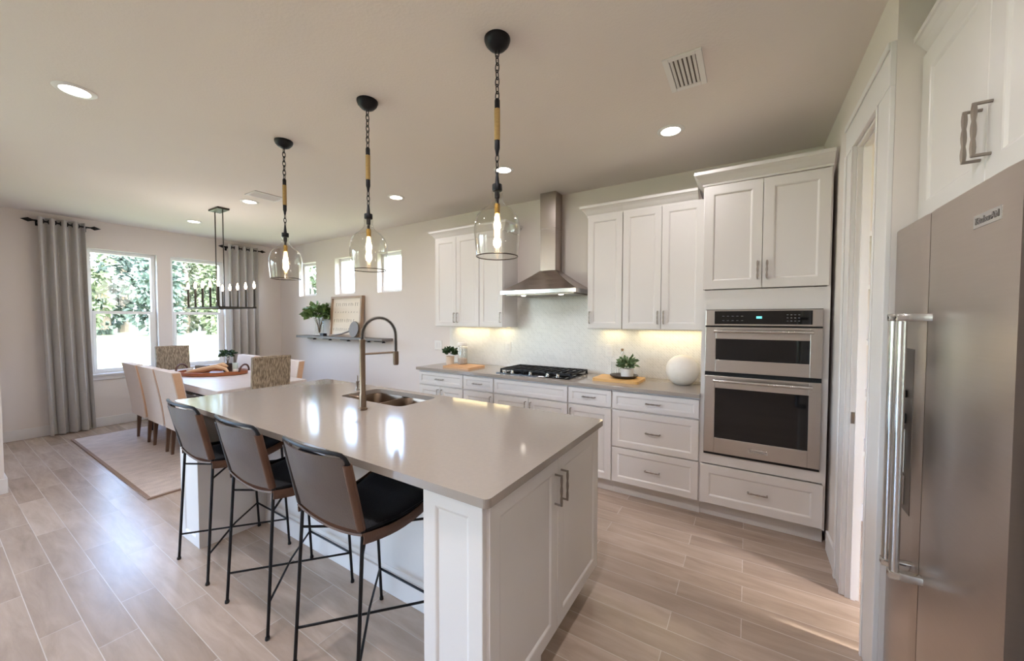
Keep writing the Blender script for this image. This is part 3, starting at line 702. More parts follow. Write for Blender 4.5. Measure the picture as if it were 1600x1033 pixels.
bowl(SX0-.006, -2.115, SY0-.006, SY1+.006, .19); bowl(-2.09, SX1+.006, SY0-.006, SY1+.006, .17)
# faucet
r = thing('kitchen_faucet', 'tall spring neck pull down faucet standing at the island sink', 'faucet', (-1.935, 1.41, .914))
fx, fy = -1.935, 1.41; dv = Vector((.62, .78, 0)).normalized()   # spout direction
def fp(s_, z): return (fx+dv.x*s_, fy+dv.y*s_, z)
MB().lathe([(.026, 0), (.026, .012), (.02, .016), (.0195, .09), (.0165, .10), (.0165, .40), (.018, .405), (.018, .42), (.013, .422), (0, .422)], (fx, fy, .914), 20).build('column', M['faucet'], r, smooth=True)
reach = .19
arch = [fp(0, 1.335 + .01*i) for i in range(3)] + [fp(reach/2 - reach/2*cos(pi*i/16), 1.355 + .108*sin(pi*i/16)) for i in range(17)] + [fp(reach, 1.30), fp(reach, 1.25)]
MB().tube(arch, .0055, 10).build('hose', M['black'], r, smooth=True)
coil = []; cum = [0]
AV = [Vector(p) for p in arch]
for p, q in zip(AV, AV[1:]): cum.append(cum[-1]+(q-p).length)
Ltot = cum[-1]; NT = 62
nside = dv.cross(Vector((0,0,1)))
for i in range(NT*8+1):
    d = Ltot*.97*i/(NT*8); k = max(j_ for j_ in range(len(cum)) if cum[j_] <= d); k = min(k, len(AV)-2)
    t = (d-cum[k])/(cum[k+1]-cum[k]); p = AV[k].lerp(AV[k+1], t); tg = (AV[k+1]-AV[k]).normalized(); u_ = tg.cross(nside).normalized()
    ph = 2*pi*i/8; coil.append(p + nside*cos(ph)*.0095 + u_*sin(ph)*.0095)
MB().tube(coil, .0019, 5).build('spring', mat('dark_nickel', '77726b', .35, 1.0), r, smooth=True)
MB().tube([fp(.012, 1.247), fp(reach-.012, 1.253)], .006, 10).build('support_arm', M['faucet'], r, smooth=True)
MB().lathe([(.009, .085), (.017, .082), (.017, .012), (.0145, .0), (0, 0)], fp(reach, 1.175), 18).build('spray_head', M['faucet'], r, smooth=True)
MB().tube([(fx-.018, fy-.004, .985), (fx-.035, fy-.012, .99)], .008, 10).tube([(fx-.035, fy-.012, .99), (fx-.085, fy-.035, 1.0)], [.006, .004], 8).build('lever', M['faucet'], r, smooth=True)
# soap dispenser
r = MB().lathe([(.019, 0), (.019, .006), (.011, .012), (.009, .05), (.012, .055), (.012, .066), (.006, .07), (.005, .108), (0, .11)], (-2.52, 1.79, .914), 16).tube([(-2.52, 1.79, .975), (-2.49, 1.80, .985), (-2.455, 1.81, .975)], [.006, .005, .004], 8).build('soap_dispenser', M['nickel'], org=(-2.52, 1.79, .914), smooth=True)
tag(r, 'small metal soap dispenser standing behind the faucet by the sink', 'soap dispenser')

# ------------------------------------------------------------------ counter stools
SHARED = {}
def make_stool(label, loc):
    r = thing('counter_stool', label, 'stool', (0,0,0), 'counter stools along the island')
    def leg(p, q):
        m_ = MB().tube([p, q], .0072, 8); o = m_.build('leg', M['black'], r, smooth=True)
        MB().lathe([(.0095, 0), (.0105, .004), (.0095, .014), (0, .014)], (p[0], p[1], 0), 10).build('foot_cap', M['darkgap'], o, smooth=True)
    RF = {s: (s*.207, -.215, 0) for s in (-1, 1)}; RT = {s: (s*.200, -.175, .675) for s in (-1, 1)}
    FF = {s: (s*.200, .222, 0) for s in (-1, 1)}; FT = {s: (s*.195, .185, .655) for s in (-1, 1)}
    at = lambda a, b_, z: Vector(a).lerp(Vector(b_), (z-a[2])/(b_[2]-a[2]))
    for s in (-1, 1): leg(RF[s], RT[s]); leg(FF[s], FT[s])
    for s in (-1, 1):
        MB().tube([at(RF[s], RT[s], .15), at(FF[-s], FT[-s], .17 + .0*s)], .0055, 8).build('lower_brace', M['black'], r, smooth=True) if s < 0 else \
        MB().tube([at(RF[s], RT[s], .165), Vector((0, 0, .185)), at(FF[-s], FT[-s], .17)], .0055, 8).build('lower_brace', M['black'], r, smooth=True)
        MB().tube([at(RF[s], RT[s], .575), Vector((0, .0, .565 + .012*s)), at(FF[-s], FT[-s], .56)], .0055, 8).build('upper_brace', M['black'], r, smooth=True)
    MB().tube([at(FF[-1], FT[-1], .17), at(FF[1], FT[1], .17)], .0055, 8).build('footrest', M['black'], r, smooth=True)
    sf = MB()
    for s in (-1, 1): sf.tube([(s*.200, -.178, .672), (s*.205, .0, .655), (s*.205, .16, .663), (s*.198, .215, .682)], .0075, 8)
    sf.tube([(-.198, .215, .682), (-.15, .222, .684), (.15, .222, .684), (.198, .215, .682)], .0075, 8)
    sf.build('seat_frame', M['black'], r, smooth=True)
    # back loop: two uprights and a bowed top bar with round corners
    up = []
    def bk(x, z):   # y on the back at height z: leaning, bowed to the rear in the middle
        return -.178 - (z-.67)*.21 - .030*(1-(x/.207)**2)*min(1, max(0, (z-.70)/.15))
    for z in (.672, .74, .82, .90, .945): up.append((-.207, bk(-.207, z), z))
    up += [(-.203, bk(-.2, .965)-.003, .967), (-.190, bk(-.19, .975)-.004, .978), (-.172, bk(-.172, .98)-.005, .982)]
    for x in (-.12, -.06, 0, .06, .12): up.append((x, bk(x, .982)-.005, .983))
    up += [(-p[0], p[1], p[2]) for p in up[7::-1]]
    MB().tube(up, .0078, 8).build('back_frame', M['black'], r, smooth=True)
    def bsurf(u, v):
        x = -.200 + .400*u; z = .682 + .284*v
        return (x, bk(x, z) - .004 - .010*sin(pi*u), z - .012*sin(pi*u)*(1-v))
    bo = MB().grid(bsurf, 16, 8, .006).build('backrest', M['leatherback'], r, smooth=True)
    for s in (-1, 1):    # folded leather sleeve round each upright
        def sl(u, v, s=s):
            a = 2*pi*u; z = .684 + .258*v
            return (s*.207 + .0125*cos(a) - s*.006, bk(.207, z) + .0155*sin(a), z)
        MB().grid(sl, 12, 5, .003).build('sleeve', M['leather'] if s > 0 else mat('black_leather', '241c19', .45, var=.2), bo, smooth=True)
    def ssurf(u, v):
        x = -.215 + .43*u; q = 2*u-1; y = -.190 + .40*v
        z = .672 - .040*sin(pi*min(1, v*1.02))*(1-.25*v) - .028*(1-q*q) + .02*v**4
        return (x, y, z)
    so_ = MB().grid(ssurf, 14, 12, .008).build('seat', M['leather'], r, smooth=True)
    for s in (-1, 1):   # leather flaps wrapped down over the side rails
        MB().grid(lambda u, v, s=s: (s*(.2165 + .004*sin(pi*u)), -.185 + .39*v, .676 - .028*sin(pi*min(1, v*1.02))*(1-.25*v) + .02*v**4 - .04*u), 4, 10, .005).build('side_flap', M['leather'], so_, smooth=True)
    def psurf(u, v):
        p = ssurf(.04+.92*u, .10+.88*v); e_ = (1-(2*u-1)**8)*(1-(2*v-1)**8)
        return (p[0], p[1], p[2] + .006 + .020*e_)
    MB().grid(psurf, 18, 14, .012).build('seat_pad', M['pad'], r, smooth=True)
    r.location = loc; return r
st = make_stool('leather and black metal stool nearest the camera, by the white island end post', (-1.385, 1.032, 0))
dup(st, (-2.025, 1.03, 0), 0, 'middle leather and black metal stool of the three at the island')
dup(st, (-2.68, 1.03, 0), 0, 'leather and black metal stool at the dining end of the island')

# ------------------------------------------------------------------ dining furniture
rg = MB().box((-6.80, .975, .0), (-4.062, 2.93, .010), .003).build('rug', M['rug'], org=(-5.4, 1.95, 0)); tag(rg, 'pinkish beige woven rug under the dining table', 'rug')
eb = MB()
for a, b_ in (((-6.82, .955), (-4.042, .98)), ((-6.82, 2.925), (-4.042, 2.95)), ((-6.82, .98), (-6.795, 2.925)), ((-4.067, .98), (-4.042, 2.925))): eb.box((a[0], a[1], 0), (b_[0], b_[1], .012), .002)
eb.build('binding', M['rugedge'], rg, org=ORG[rg.name])
r = thing('dining_table', 'long whitewashed dining table on dark legs', 'table', (-5.42, 1.95, .012))
MB().box((-6.60, 1.52, .685), (-4.28, 2.38, .76), .006).build('tabletop', M['tabletop'], r)
for x in (-6.50, -4.38):
    for y in (1.60, 2.30): MB().box((x-.03, y-.03, .012), (x+.03, y+.03, .67), .004).build('leg', M['iron'], r)
MB().box((-6.5, 1.57, .645), (-4.38, 1.63, .685)).box((-6.5, 2.27, .645), (-4.38, 2.33, .685)).box((-6.53, 1.63, .645), (-6.47, 2.27, .685)).box((-4.41, 1.63, .645), (-4.35, 2.27, .685)).build('apron', M['iron'], r)

def make_parsons(label, loc):
    r = thing('dining_chair', label, 'chair', (0,0,0), 'cream upholstered chairs at the dining table')
    m_ = MB(); m_.box((-.235, -.20, .30), (.235, .245, .455), .03, 3); m_.build('seat', M['linen'], r, smooth=True)
    def back(th, x0, x1, z0, z1):
        t = MB(); n_ = 10
        Pr = []
        for i in range(n_+1):
            z = z0+(z1-z0)*i/n_; y = -.235 - .085*(max(0, z-.30)/.64)**1.4
            Pr.append((z, y))
        poly = [(y-th/2, z) for z, y in Pr] + [(y+th/2, z) for z, y in reversed(Pr)]
        t.prism(poly, x0, x1, lambda y, z, x: (x, y, z)); return t
    t = back(.075, -.245, .245, .295, .915)
    es = [e_ for e_ in t.bm.edges if e_.is_manifold and e_.calc_face_angle(0) > .6]
    bmesh.ops.bevel(t.bm, geom=es, offset=.012, segments=2, affect='EDGES')
    bo = t.build('backrest', M['linen'], r, smooth=True)
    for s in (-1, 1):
        back(.058, s*.2435-.006, s*.2435+.006, .31, .905).build('warm_lit_side', M['tan'], bo, smooth=True)  # warm light on the linen sides, painted as a tan strip
    for sx in (-1, 1):
        for y, ty in ((-.215, -.235), (.205, .21)):
            MB().tube([(sx*.195, ty, 0), (sx*.20, y, .31)], [.016, .027], 4, rot=pi/4).build('leg', M['walnut'], r)
    r.location = loc; return r
zr = .012
ch = make_parsons('cream upholstered chair on the near long side of the table, nearest the island', (-4.95, 1.655, zr))
dup(ch, (-5.50, 1.655, zr), 0, 'middle cream upholstered chair on the near long side of the table')
dup(ch, (-6.09, 1.655, zr), 0, 'cream upholstered chair on the near long side of the table, closest to the grey curtain')
dup(ch, (-4.95, 2.245, zr), pi, 'cream upholstered chair across the table, nearest the wall shelf with the sign')
dup(ch, (-5.50, 2.245, zr), pi, 'middle cream upholstered chair across the table, half hidden by the wicker chair')
dup(ch, (-6.11, 2.245, zr), pi, 'cream upholstered chair across the table, in front of the far corner curtain')
def make_wicker(label, loc, rz):
    r = thing('wicker_chair', label, 'chair', (0,0,0), 'wicker chairs at the table ends')
    MB().box((-.175, -.195, .40), (.175, .235, .47), .02).build('seat', M['wicker'], r, smooth=True)
    def bk(u, v): x = -.182+.364*u; z = .42+.622*v; return (x, -.215-.05*v-.006*sin(pi*u), z)
    bo = MB().grid(bk, 10, 14, .038).build('backrest', M['wicker'], r, smooth=True)
    MB().tube([(-.184, -.268, 1.037), (0, -.274, 1.041), (.184, -.268, 1.037)], .021, 8).build('top_roll', M['wicker'], bo, smooth=True)
    for sx in (-1, 1):
        for y in (-.205, .20): MB().box((sx*.155-.018, y-.018, 0), (sx*.155+.018, y+.018, .41), .003).build('leg', M['walnut'], r)
    r.location = loc; r.rotation_euler = (0,0,rz); return r
wc = make_wicker('woven wicker chair at the island end of the table', (-4.43, 1.955, zr), pi/2)
dup(wc, (-6.615, 1.93, zr), -pi/2, 'woven wicker chair at the window end of the table')

# plants
def foliage(n, c, rad, size, up=.4, wid=.55, squash=.8):
    m_ = MB()
    for i in range(n):
        a = random.uniform(0, 2*pi); b_ = random.uniform(-.5, 1); q = random.uniform(.25, 1)
        d = Vector((cos(a)*sqrt(1-b_*b_*.8), sin(a)*sqrt(1-b_*b_*.8), b_*squash+up))
        p = Vector(c) + Vector((d.x*rad*q, d.y*rad*q, (d.z-up*.5)*rad*q))
        m_.leaf(p, d + Vector((random.uniform(-.5,.5), random.uniform(-.5,.5), random.uniform(-.4,.4))), size*random.uniform(.7, 1.25), wid, .1)
    return m_
def stems(c0, c1, rad, n, r_=.003):
    m_ = MB()
    for i in range(n):
        a = 2*pi*i/n + .3; m_.tube([(c0[0]+.006*cos(a), c0[1]+.006*sin(a), c0[2]), (c0[0]*.5+c1[0]*.5+rad*.3*cos(a), c0[1]*.5+c1[1]*.5+rad*.3*sin(a), (c0[2]+c1[2])/2), (c1[0]+rad*cos(a), c1[1]+rad*sin(a), c1[2])], [r_, r_*.8, r_*.5], 5)
    return m_

# tray on the table and what stands in it
TXc, TYc, TZ = -5.665, 1.975, .772
TA = Vector((.847, .532, 0)); TB = Vector((-.532, .847, 0))       # long and short axis of the tray
def tp(a, b_, z=0.0): v = Vector((TXc, TYc, TZ+z)) + TA*a + TB*b_; return (v.x, v.y, v.z)
r = thing('serving_tray', 'oval red brown wooden tray with loop handles on the dining table', 'tray', (TXc, TYc, TZ-.012))
TM = Matrix(((TA.x, TB.x, 0, TXc), (TA.y, TB.y, 0, TYc), (0, 0, 1, TZ-.012), (0, 0, 0, 1)))
t = MB().lathe([(0, 0), (.94, 0), (1.0, .006), (1.0, .045), (.965, .045), (.95, .012), (0, .012)], (0, 0, 0), 40, .40, .25)
bmesh.ops.transform(t.bm, matrix=TM, verts=t.bm.verts); t.build('tray_base', M['traywood'], r, smooth=True)
for s in (-1, 1):
    P = [tp(s*(.388+.010*sin(pi*i/10)), .085*cos(pi*i/10), .025 + .085*sin(pi*i/10)) for i in range(11)]
    MB().tube(P, .011, 8).build('handle', mat('dark_walnut', '4f2f22', .45, var=.2), r, smooth=True)
p_ = tp(.07, .15, .0015)
r = thing('potted_bonsai', 'small dark green plant in a black pot standing in the tray', 'potted plant', p_)
MB().lathe([(0, 0), (.045, 0), (.060, .07), (.064, .10), (.056, .10), (.052, .085), (0, .085)], p_, 20).build('pot', mat('dark_clay', '3a3430', .6), r, smooth=True)
c0 = (p_[0], p_[1], p_[2]+.085); stems(c0, (p_[0], p_[1], p_[2]+.19), .03, 5).build('stem', M['stem'], r)
foliage(150, (p_[0], p_[1], p_[2]+.215), .075, .05, .15, .6, .6).build('leaves', M['leafd'], r)
def bent_branch(name, label, pts, rr):
    m_ = MB().tube(pts, rr, 8); return tag(m_.build(name, M['candlewood'], org=pts[0], smooth=True), label, 'driftwood')
bent_branch('driftwood_branch', 'pale twisted driftwood branch lying along the near side of the tray', [tp(-.27, -.10, .013), tp(-.16, -.08, .035), tp(-.04, -.07, .055), tp(.08, -.05, .085), tp(.20, -.06, .06), tp(.25, -.08, .02)], [.012, .026, .034, .03, .02, .012])
bent_branch('driftwood_branch', 'smaller pinkish driftwood piece behind the long branch in the tray', [tp(-.08, .02, .02), tp(0, .03, .07), tp(.10, .035, .10), tp(.16, .03, .08)], [.014, .03, .03, .012])
q_ = tp(-.17, .045, .0015); bx = MB().obox((q_[0], q_[1], TZ+.0465), TA, TB, (0, 0, 1), .15, .05, .09, .004).build('photo_block', M['slate'], org=q_); tag(bx, 'small grey block in the window end of the tray', 'box')
for (a, b_, h_, rr, lb) in ((.235, .06, .12, .030, 'tall frosted glass candle holder at the right end of the tray'), (.31, -.03, .05, .032, 'low white tea light cup by the right tray handle'), (-.305, .02, .055, .034, 'low white tea light cup by the left tray handle')):
    q_ = tp(a, b_, .0015)
    o = MB().lathe([(0, 0), (rr*.9, 0), (rr, .006), (rr, h_), (rr*.9, h_), (rr*.86, h_*.7), (0, h_*.7)], q_, 20).build('candle_holder', M['ceramic'] if h_ < .1 else mat('frosted_green_glass', 'c2d2ca', .3), org=q_, smooth=True); tag(o, lb, 'candle holder')

# curtains and rods
def rod(y0, y1, label, z=2.628):
    x = XD+.085
    r = thing('curtain_rod', label, 'curtain rod', (x, (y0+y1)/2, z))
    MB().tube([(x, y0, z), (x, y1, z)], .010, 12).build('pole', M['black'], r, smooth=True)
    for yy, s in ((y0, -1), (y1, 1)):
        f = MB().lathe([(.006, 0), (.010, .004), (.009, .012), (.026, .045), (.0, .105)], (0, 0, 0), 4)
        bmesh.ops.transform(f.bm, matrix=Matrix.Translation((x, yy, z)) @ Matrix.Rotation(-s*pi/2, 4, 'X'), verts=f.bm.verts)
        f.build('finial', M['black'], r)
    for yy in (y0+.03, y1-.03):
        MB().tube([(XD+.002, yy, z-.02), (x, yy, z-.012)], .006, 8).lathe([(0, 0), (.02, 0)], (x, yy, z-.02), 8).box((XD, yy-.015, z-.05), (XD+.005, yy+.015, z+.01), .001).build('bracket', M['black'], r)
def curtain(y0, y1, yb0, yb1, label, ph=0.0, waves=4):
    zt, zb = 2.675, .012; amp = .040
    r = thing('curtain', label, 'curtain', (XD+.085, (y0+y1)/2, zb))
    def f(u, v):
        k = v**1.5; yy = (y0+(y1-y0)*u)*(1-k) + (yb0+(yb1-yb0)*u)*k
        a = amp*(1 + .25*k)
        return (XD+.09 + a*sin(2*pi*waves*u+ph) + .012*k*sin(9*u+2) + .01*k, yy + .012*k*sin(4*pi*waves*u), zt + (zb-zt)*v)
    cu = MB().grid(f, 96, 26, .004).build('panel', M['curtain'], r, smooth=True, angle=80)
    for i in range(waves*2):       # grommets where the sheet crosses the rod
        u = (i*pi - ph)/(2*pi*waves)
        if .01 < u < .99:
            p = f(u, .018); g = MB(); k = 16
            g.tube([(p[0]+.024*cos(2*pi*j_/k)*.45, p[1]+.024*cos(2*pi*j_/k)*.9*(1 if i % 2 else -1)*.35, 2.628+.024*sin(2*pi*j_/k)) for j_ in range(k)], .005, 6, closed=True)
            g.build('grommet', M['black'], r, smooth=True)
rod(.79, 1.235, 'short black curtain rod with pointed finials over the left dining curtain')
curtain(.815, 1.195, .85, 1.235, 'grey floor length curtain panel left of the dining windows', .5)
rod(2.735, 3.235, 'short black curtain rod with pointed finials in the far corner')
curtain(2.76, 3.20, 2.76, 3.20, 'grey floor length curtain panel right of the dining windows', .5)

# ------------------------------------------------------------------ ceiling fittings
def downlight(x, y, label, power=CAN):
    r = thing('recessed_light', label, 'ceiling light', (x, y, ZC), 'recessed ceiling lights')
    MB().lathe([(.062, -.001), (.062, -.007), (.082, -.006), (.088, -.001)], (x, y, ZC), 32, closed=True).build('trim_ring', M['plastic'], r, smooth=True)
    MB().lathe([(0, -.004), (.061, -.004), (.061, -.0012), (0, -.0012)], (x, y, ZC), 32).build('lens', M['lens'], r)
    disk_lamp('recessed_lamp', (x, y, ZC-.012), power, .12, (1, .95, .99), r, 172)
downlight(-3.244, .515, 'recessed ceiling light at the upper left, away from the pendants')
downlight(-.468, 2.779, 'recessed ceiling light above the oven tower, past the square vent')
downlight(-1.806, 2.736, 'recessed ceiling light behind the nearest pendant chain')
downlight(-3.177, 2.747, 'recessed ceiling light between the middle pendant and the left wall cabinets')
downlight(-4.673, 1.998, 'recessed ceiling light beside the small ceiling vent, island side of the chandelier')
downlight(-6.257, 2.008, 'recessed ceiling light past the chandelier toward the dining windows')
for (x, y) in ((-.468, .515), (-1.806, .515)):
    downlight(x, y, 'recessed ceiling light of the row over the stools, above the frame', 15.0)
for (x, y) in ((.5, -.9), (-1.5, -1.2), (-3.3, -1.2), (.5, -2.8), (-1.5, -2.8), (-3.3, -2.8)):
    downlight(x, y, 'added unseen fill light in the living area behind the view', LIVING_FILL)  # unseen ceiling lights added to brighten the room from behind
def vent(x0, x1, y0, y1, n, label):
    r = thing('ceiling_vent', label, 'vent', ((x0+x1)/2, (y0+y1)/2, ZC))
    f = .028; z0, z1 = ZC-.009, ZC-.0005
    MB().box((x0, y0, z0), (x0+f, y1, z1), .002).box((x1-f, y0, z0), (x1, y1, z1), .002).box((x0+f, y0, z0), (x1-f, y0+f, z1), .002).box((x0+f, y1-f, z0), (x1-f, y1, z1), .002).build('frame', M['plastic'], r)
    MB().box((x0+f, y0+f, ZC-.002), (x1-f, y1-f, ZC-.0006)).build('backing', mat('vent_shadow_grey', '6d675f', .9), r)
    for i in range(n):
        xx = x0+f + (x1-x0-2*f)*(i+.5)/n
        MB().obox((xx, (y0+y1)/2, ZC-.006), (1, 0, .45), (0, 1, 0), (-.45, 0, 1), (x1-x0-2*f)/n*.62, y1-y0-2*f, .0016).build('slat', M['plastic'], r)
vent(-.385, -.208, 2.008, 2.315, 6, 'square white ceiling vent with slats near the oven tower')
vent(-4.43, -4.21, 1.848, 2.15, 7, 'white ceiling vent beside the chandelier')

# pendants
def chain(mb, x, y, z0, z1, L=.043, w_=.0115, wr=.0026):
    n_ = max(1, round((z0-z1)/(L*.76))); st_ = (z0-z1)/n_
    for i in range(n_):
        zc = z0 - st_*(i+.5); pts = []; h_ = L/2*1.02
        for k in range(16):
            a = 2*pi*k/16; px = w_*cos(a)*.85; pz = h_*sin(a) if abs(sin(a)) < .99 else h_*sin(a)
            pts.append((x+px, y, zc+pz) if i % 2 == 0 else (x, y+px, zc+pz))
        mb.tube(pts, wr, 6, closed=True)
    return mb
def pendant(x, y, label):
    r = thing('pendant_light', label, 'pendant light', (x, y, ZC), 'glass pendants over the island')
    MB().lathe([(.0, -.052), (.018, -.052), (.038, -.042), (.054, -.024), (.060, -.008), (.060, -.0005), (0, -.0005)], (x, y, ZC), 32).build('ceiling_canopy', M['black'], r, smooth=True)
    chain(MB(), x, y, ZC-.049, 2.470).build('chain', M['black'], r, smooth=True)
    MB().lathe([(0, 2.474), (.009, 2.474), (.0125, 2.466), (.0125, 2.426), (0, 2.426)], (x, y, 0), 14).build('rope_cap', M['black'], r, smooth=True)
    P = []
    for i in range(41): P.append((.0125 + .0016*abs(sin(pi*i/2)), 2.284 + .144*i/40))
    MB().lathe(P, (x, y, 0), 14).build('rope_sleeve', M['rope'], r, smooth=True, angle=80)
    MB().lathe([(0, 2.286), (.0125, 2.286), (.0125, 2.248), (.009, 2.236), (.006, 2.215), (0, 2.212)], (x, y, 0), 14).build('rope_cap', M['black'], r, smooth=True)
    chain(MB(), x, y, 2.218, 2.130, .036, .010, .0024).build('chain', M['black'], r, smooth=True)
    MB().lathe([(0, 2.140), (.0055, 2.138), (.011, 2.083), (.0225, 2.082), (.0235, 2.078), (.0235, 2.056), (.0215, 2.052), (.012, 2.050), (.0115, 2.020), (.0075, 2.018), (.0075, 1.985), (0, 1.985)], (x, y, 0), 20).build('stem', M['black'], r, smooth=True)
    MB().lathe([(0, 1.992), (.0135, 1.992), (.0145, 1.985), (.0125, 1.948), (0, 1.948)], (x, y, 0), 16).build('socket', M['brass'], r, smooth=True)
    b_ = MB().lathe([(0, 1.950), (.010, 1.948), (.013, 1.93), (.0145, 1.90), (.0145, 1.85), (.011, 1.815), (.004, 1.797), (0, 1.795)], (x, y, 0), 16, cap=False).build('bulb', M['bulb'], r, smooth=True)
    fl_ = MB()
    for k in range(4):
        a = pi/2*k + .3; fl_.tube([(x+.004*cos(a), y+.004*sin(a), 1.945), (x+.0075*cos(a+.5), y+.0075*sin(a+.5), 1.90), (x+.0065*cos(a+1), y+.0065*sin(a+1), 1.835)], .0017, 5)
    fl_.build('filament', M['filament'], b_)
    PG = [(.0275, 2.050), (.026, 2.036), (.025, 2.020), (.030, 2.000), (.048, 1.980), (.074, 1.962), (.095, 1.935), (.106, 1.900), (.1085, 1.870), (.106, 1.83), (.101, 1.785), (.0965, 1.750)]
    PG = PG + [(a-.0022, z) for a, z in reversed(PG)]
    g = MB().lathe(PG, (x, y, 0), 48, closed=True).build('glass_shade', M['shade'], r, smooth=True, angle=60)
    R_ = [(x+.0965*cos(2*pi*k/48), y+.0965*sin(2*pi*k/48), 1.749) for k in range(48)]
    MB().tube(R_, .0026, 6, closed=True).build('rim_ring', mat('dark_bronze', '3a2f25', .4, .8), g, smooth=True)
    d = bpy.data.lights.new('pendant_lamp', 'POINT'); d.energy = 2.2; d.color = (1, .84, .66); d.shadow_soft_size = .02
    lo = bpy.data.objects.new('pendant_lamp', d); col.objects.link(lo); lo.parent = r; lo.location = Vector((x, y, 1.87))-ORG[r.name]
pendant(-.999, 1.459, 'clear glass pendant with rope sleeve nearest the camera, over the island')
pendant(-1.931, 1.459, 'middle clear glass pendant with rope sleeve, above the island faucet')
pendant(-2.877, 1.459, 'clear glass pendant with rope sleeve at the dining end of the island')

# chandelier
r = thing('chandelier', 'dark rectangular chandelier with ten candle bulbs over the dining table', 'chandelier', (-5.30, 1.94, ZC))
MB().box((-5.43, 1.88, ZC-.022), (-5.17, 2.0, ZC-.0005), .004).build('ceiling_canopy', mat('aged_iron', '3c3833', .45, .7), r)
for x in (-5.41, -5.20): MB().tube([(x, 1.94, ZC-.02), (x, 1.94, 1.58)], .006, 8).build('rod', _mats['aged_iron'], r, smooth=True)
CX = (-5.72, -4.88); CY = (1.765, 2.115)
f = MB()
for y in CY: f.box((CX[0]-.03, y-.008, 1.572), (CX[1]+.03, y+.008, 1.588))
for x in (CX[0]-.022, CX[1]+.022, -5.41, -5.20): f.box((x-.008, CY[0]+.008, 1.572), (x+.008, CY[1]-.008, 1.588))
f.build('frame', _mats['aged_iron'], r)
for y in CY:
    for i in range(5):
        x = CX[0] + (CX[1]-CX[0])*i/4
        cd = MB().lathe([(0, 1.588), (.016, 1.588), (.016, 1.595), (.0105, 1.597), (.0105, 1.805), (0, 1.805)], (x, y, 0), 12).build('candle_sleeve', _mats['aged_iron'], r, smooth=True)
        MB().lathe([(0, 1.805), (.007, 1.807), (.015, 1.83), (.013, 1.85), (.004, 1.885), (0, 1.89)], (x, y, 0), 12).build('candle_bulb', M['flame'], cd, smooth=True)
d = bpy.data.lights.new('chandelier_lamp', 'POINT'); d.energy = 14; d.color = (1, .92, .85); d.shadow_soft_size = .25
lo = bpy.data.objects.new('chandelier_lamp', d); col.objects.link(lo); lo.parent = r; lo.location = Vector((-5.3, 1.94, 1.93))-ORG[r.name]

# ------------------------------------------------------------------ wall shelf and what stands on it
SZ = 1.176
r = thing('floating_shelf', 'long weathered grey shelf on the back wall under the small windows', 'shelf', (-5.4, YW, SZ))
MB().box((-6.47, YW-.19, SZ-.035), (-4.27, YW-.001, SZ), .003).build('board', M['shelf'], r)
for x in (-6.1, -5.67, -5.2, -4.72, -4.4):
    MB().box((x-.10, YW-.15, SZ-.048), (x+.10, YW-.12, SZ-.035), .002).box((x+.085, YW-.16, SZ-.062), (x+.10, YW-.11, SZ-.048), .002).build('hanging_rail', M['black'], r)
x, y = -5.93, 3.52
r = thing('vase_plant', 'leafy green branches in a clear glass vase on the wall shelf', 'potted plant', (x, y, SZ))
MB().lathe([(0, 0), (.075, 0), (.08, .008), (.08, .04), (.068, .045), (.062, .20), (.075, .26), (.071, .26), (.058, .20), (.06, .05), (0, .045)], (x, y, SZ), 24).build('vase', M['jar'], r, smooth=True)
MB().box((x-.09, y-.07, SZ), (x+.09, y+.07, SZ+.026), .004).build('base', M['iron'], r) if False else None
stems((x, y, SZ+.05), (x, y, SZ+.30), .08, 8, .006).build('stem', M['stem'], r)
foliage(320, (x+.05, y-.04, SZ+.36), .215, .095, .1, .75, .66).build('leaves', M['leaf'], r)
for ch_ in r.children:
    if ch_.name.startswith('leaves'):
        for v in ch_.data.vertices:
            if v.co.y + y > YW-.012: v.co.y = YW-.012-y - .002*random.random()
            if v.co.x + x > -5.69 and v.co.y + y > 3.49: v.co.y = 3.49-y - .004*random.random()
# leaning sign board
r = thing('framed_sign', 'cream sign board in a deep taupe wood frame leaning on the wall shelf', 'sign', (-5.27, YW-.06, SZ))
FXa, FXb, FZa, FZb = -5.66, -4.885, SZ+.002, 1.805
tilt = .045
def fy_(z): return YW - .075 + tilt*(z-FZa)/(FZb-FZa)
def fbar(mb, xa, xb, za, zb, d0, d1):
    P = [(xa, za), (xb, za), (xb, zb), (xa, zb)]
    A = [mb.bm.verts.new((px, fy_(pz)-d0, pz)) for px, pz in P]; B = [mb.bm.verts.new((px, fy_(pz)+d1, pz)) for px, pz in P]
    mb.bm.faces.new(A[::-1]); mb.bm.faces.new(B)
    for i in range(4): mb.bm.faces.new((A[i], A[(i+1) % 4], B[(i+1) % 4], B[i]))
f = MB(); t = .03
fbar(f, FXa, FXa+t, FZa, FZb, .028, .026); fbar(f, FXb-t, FXb, FZa, FZb, .028, .026); fbar(f, FXa+t, FXb-t, FZa, FZa+t, .028, .026); fbar(f, FXa+t, FXb-t, FZb-t, FZb, .028, .026)
f.build('frame', M['framew'], r)
p = MB(); fbar(p, FXa+t, FXb-t, FZa+t, FZb-t, 0, .02); pb = p.build('panel', M['canvas'], r)
ink = MB(); random.seed(21)
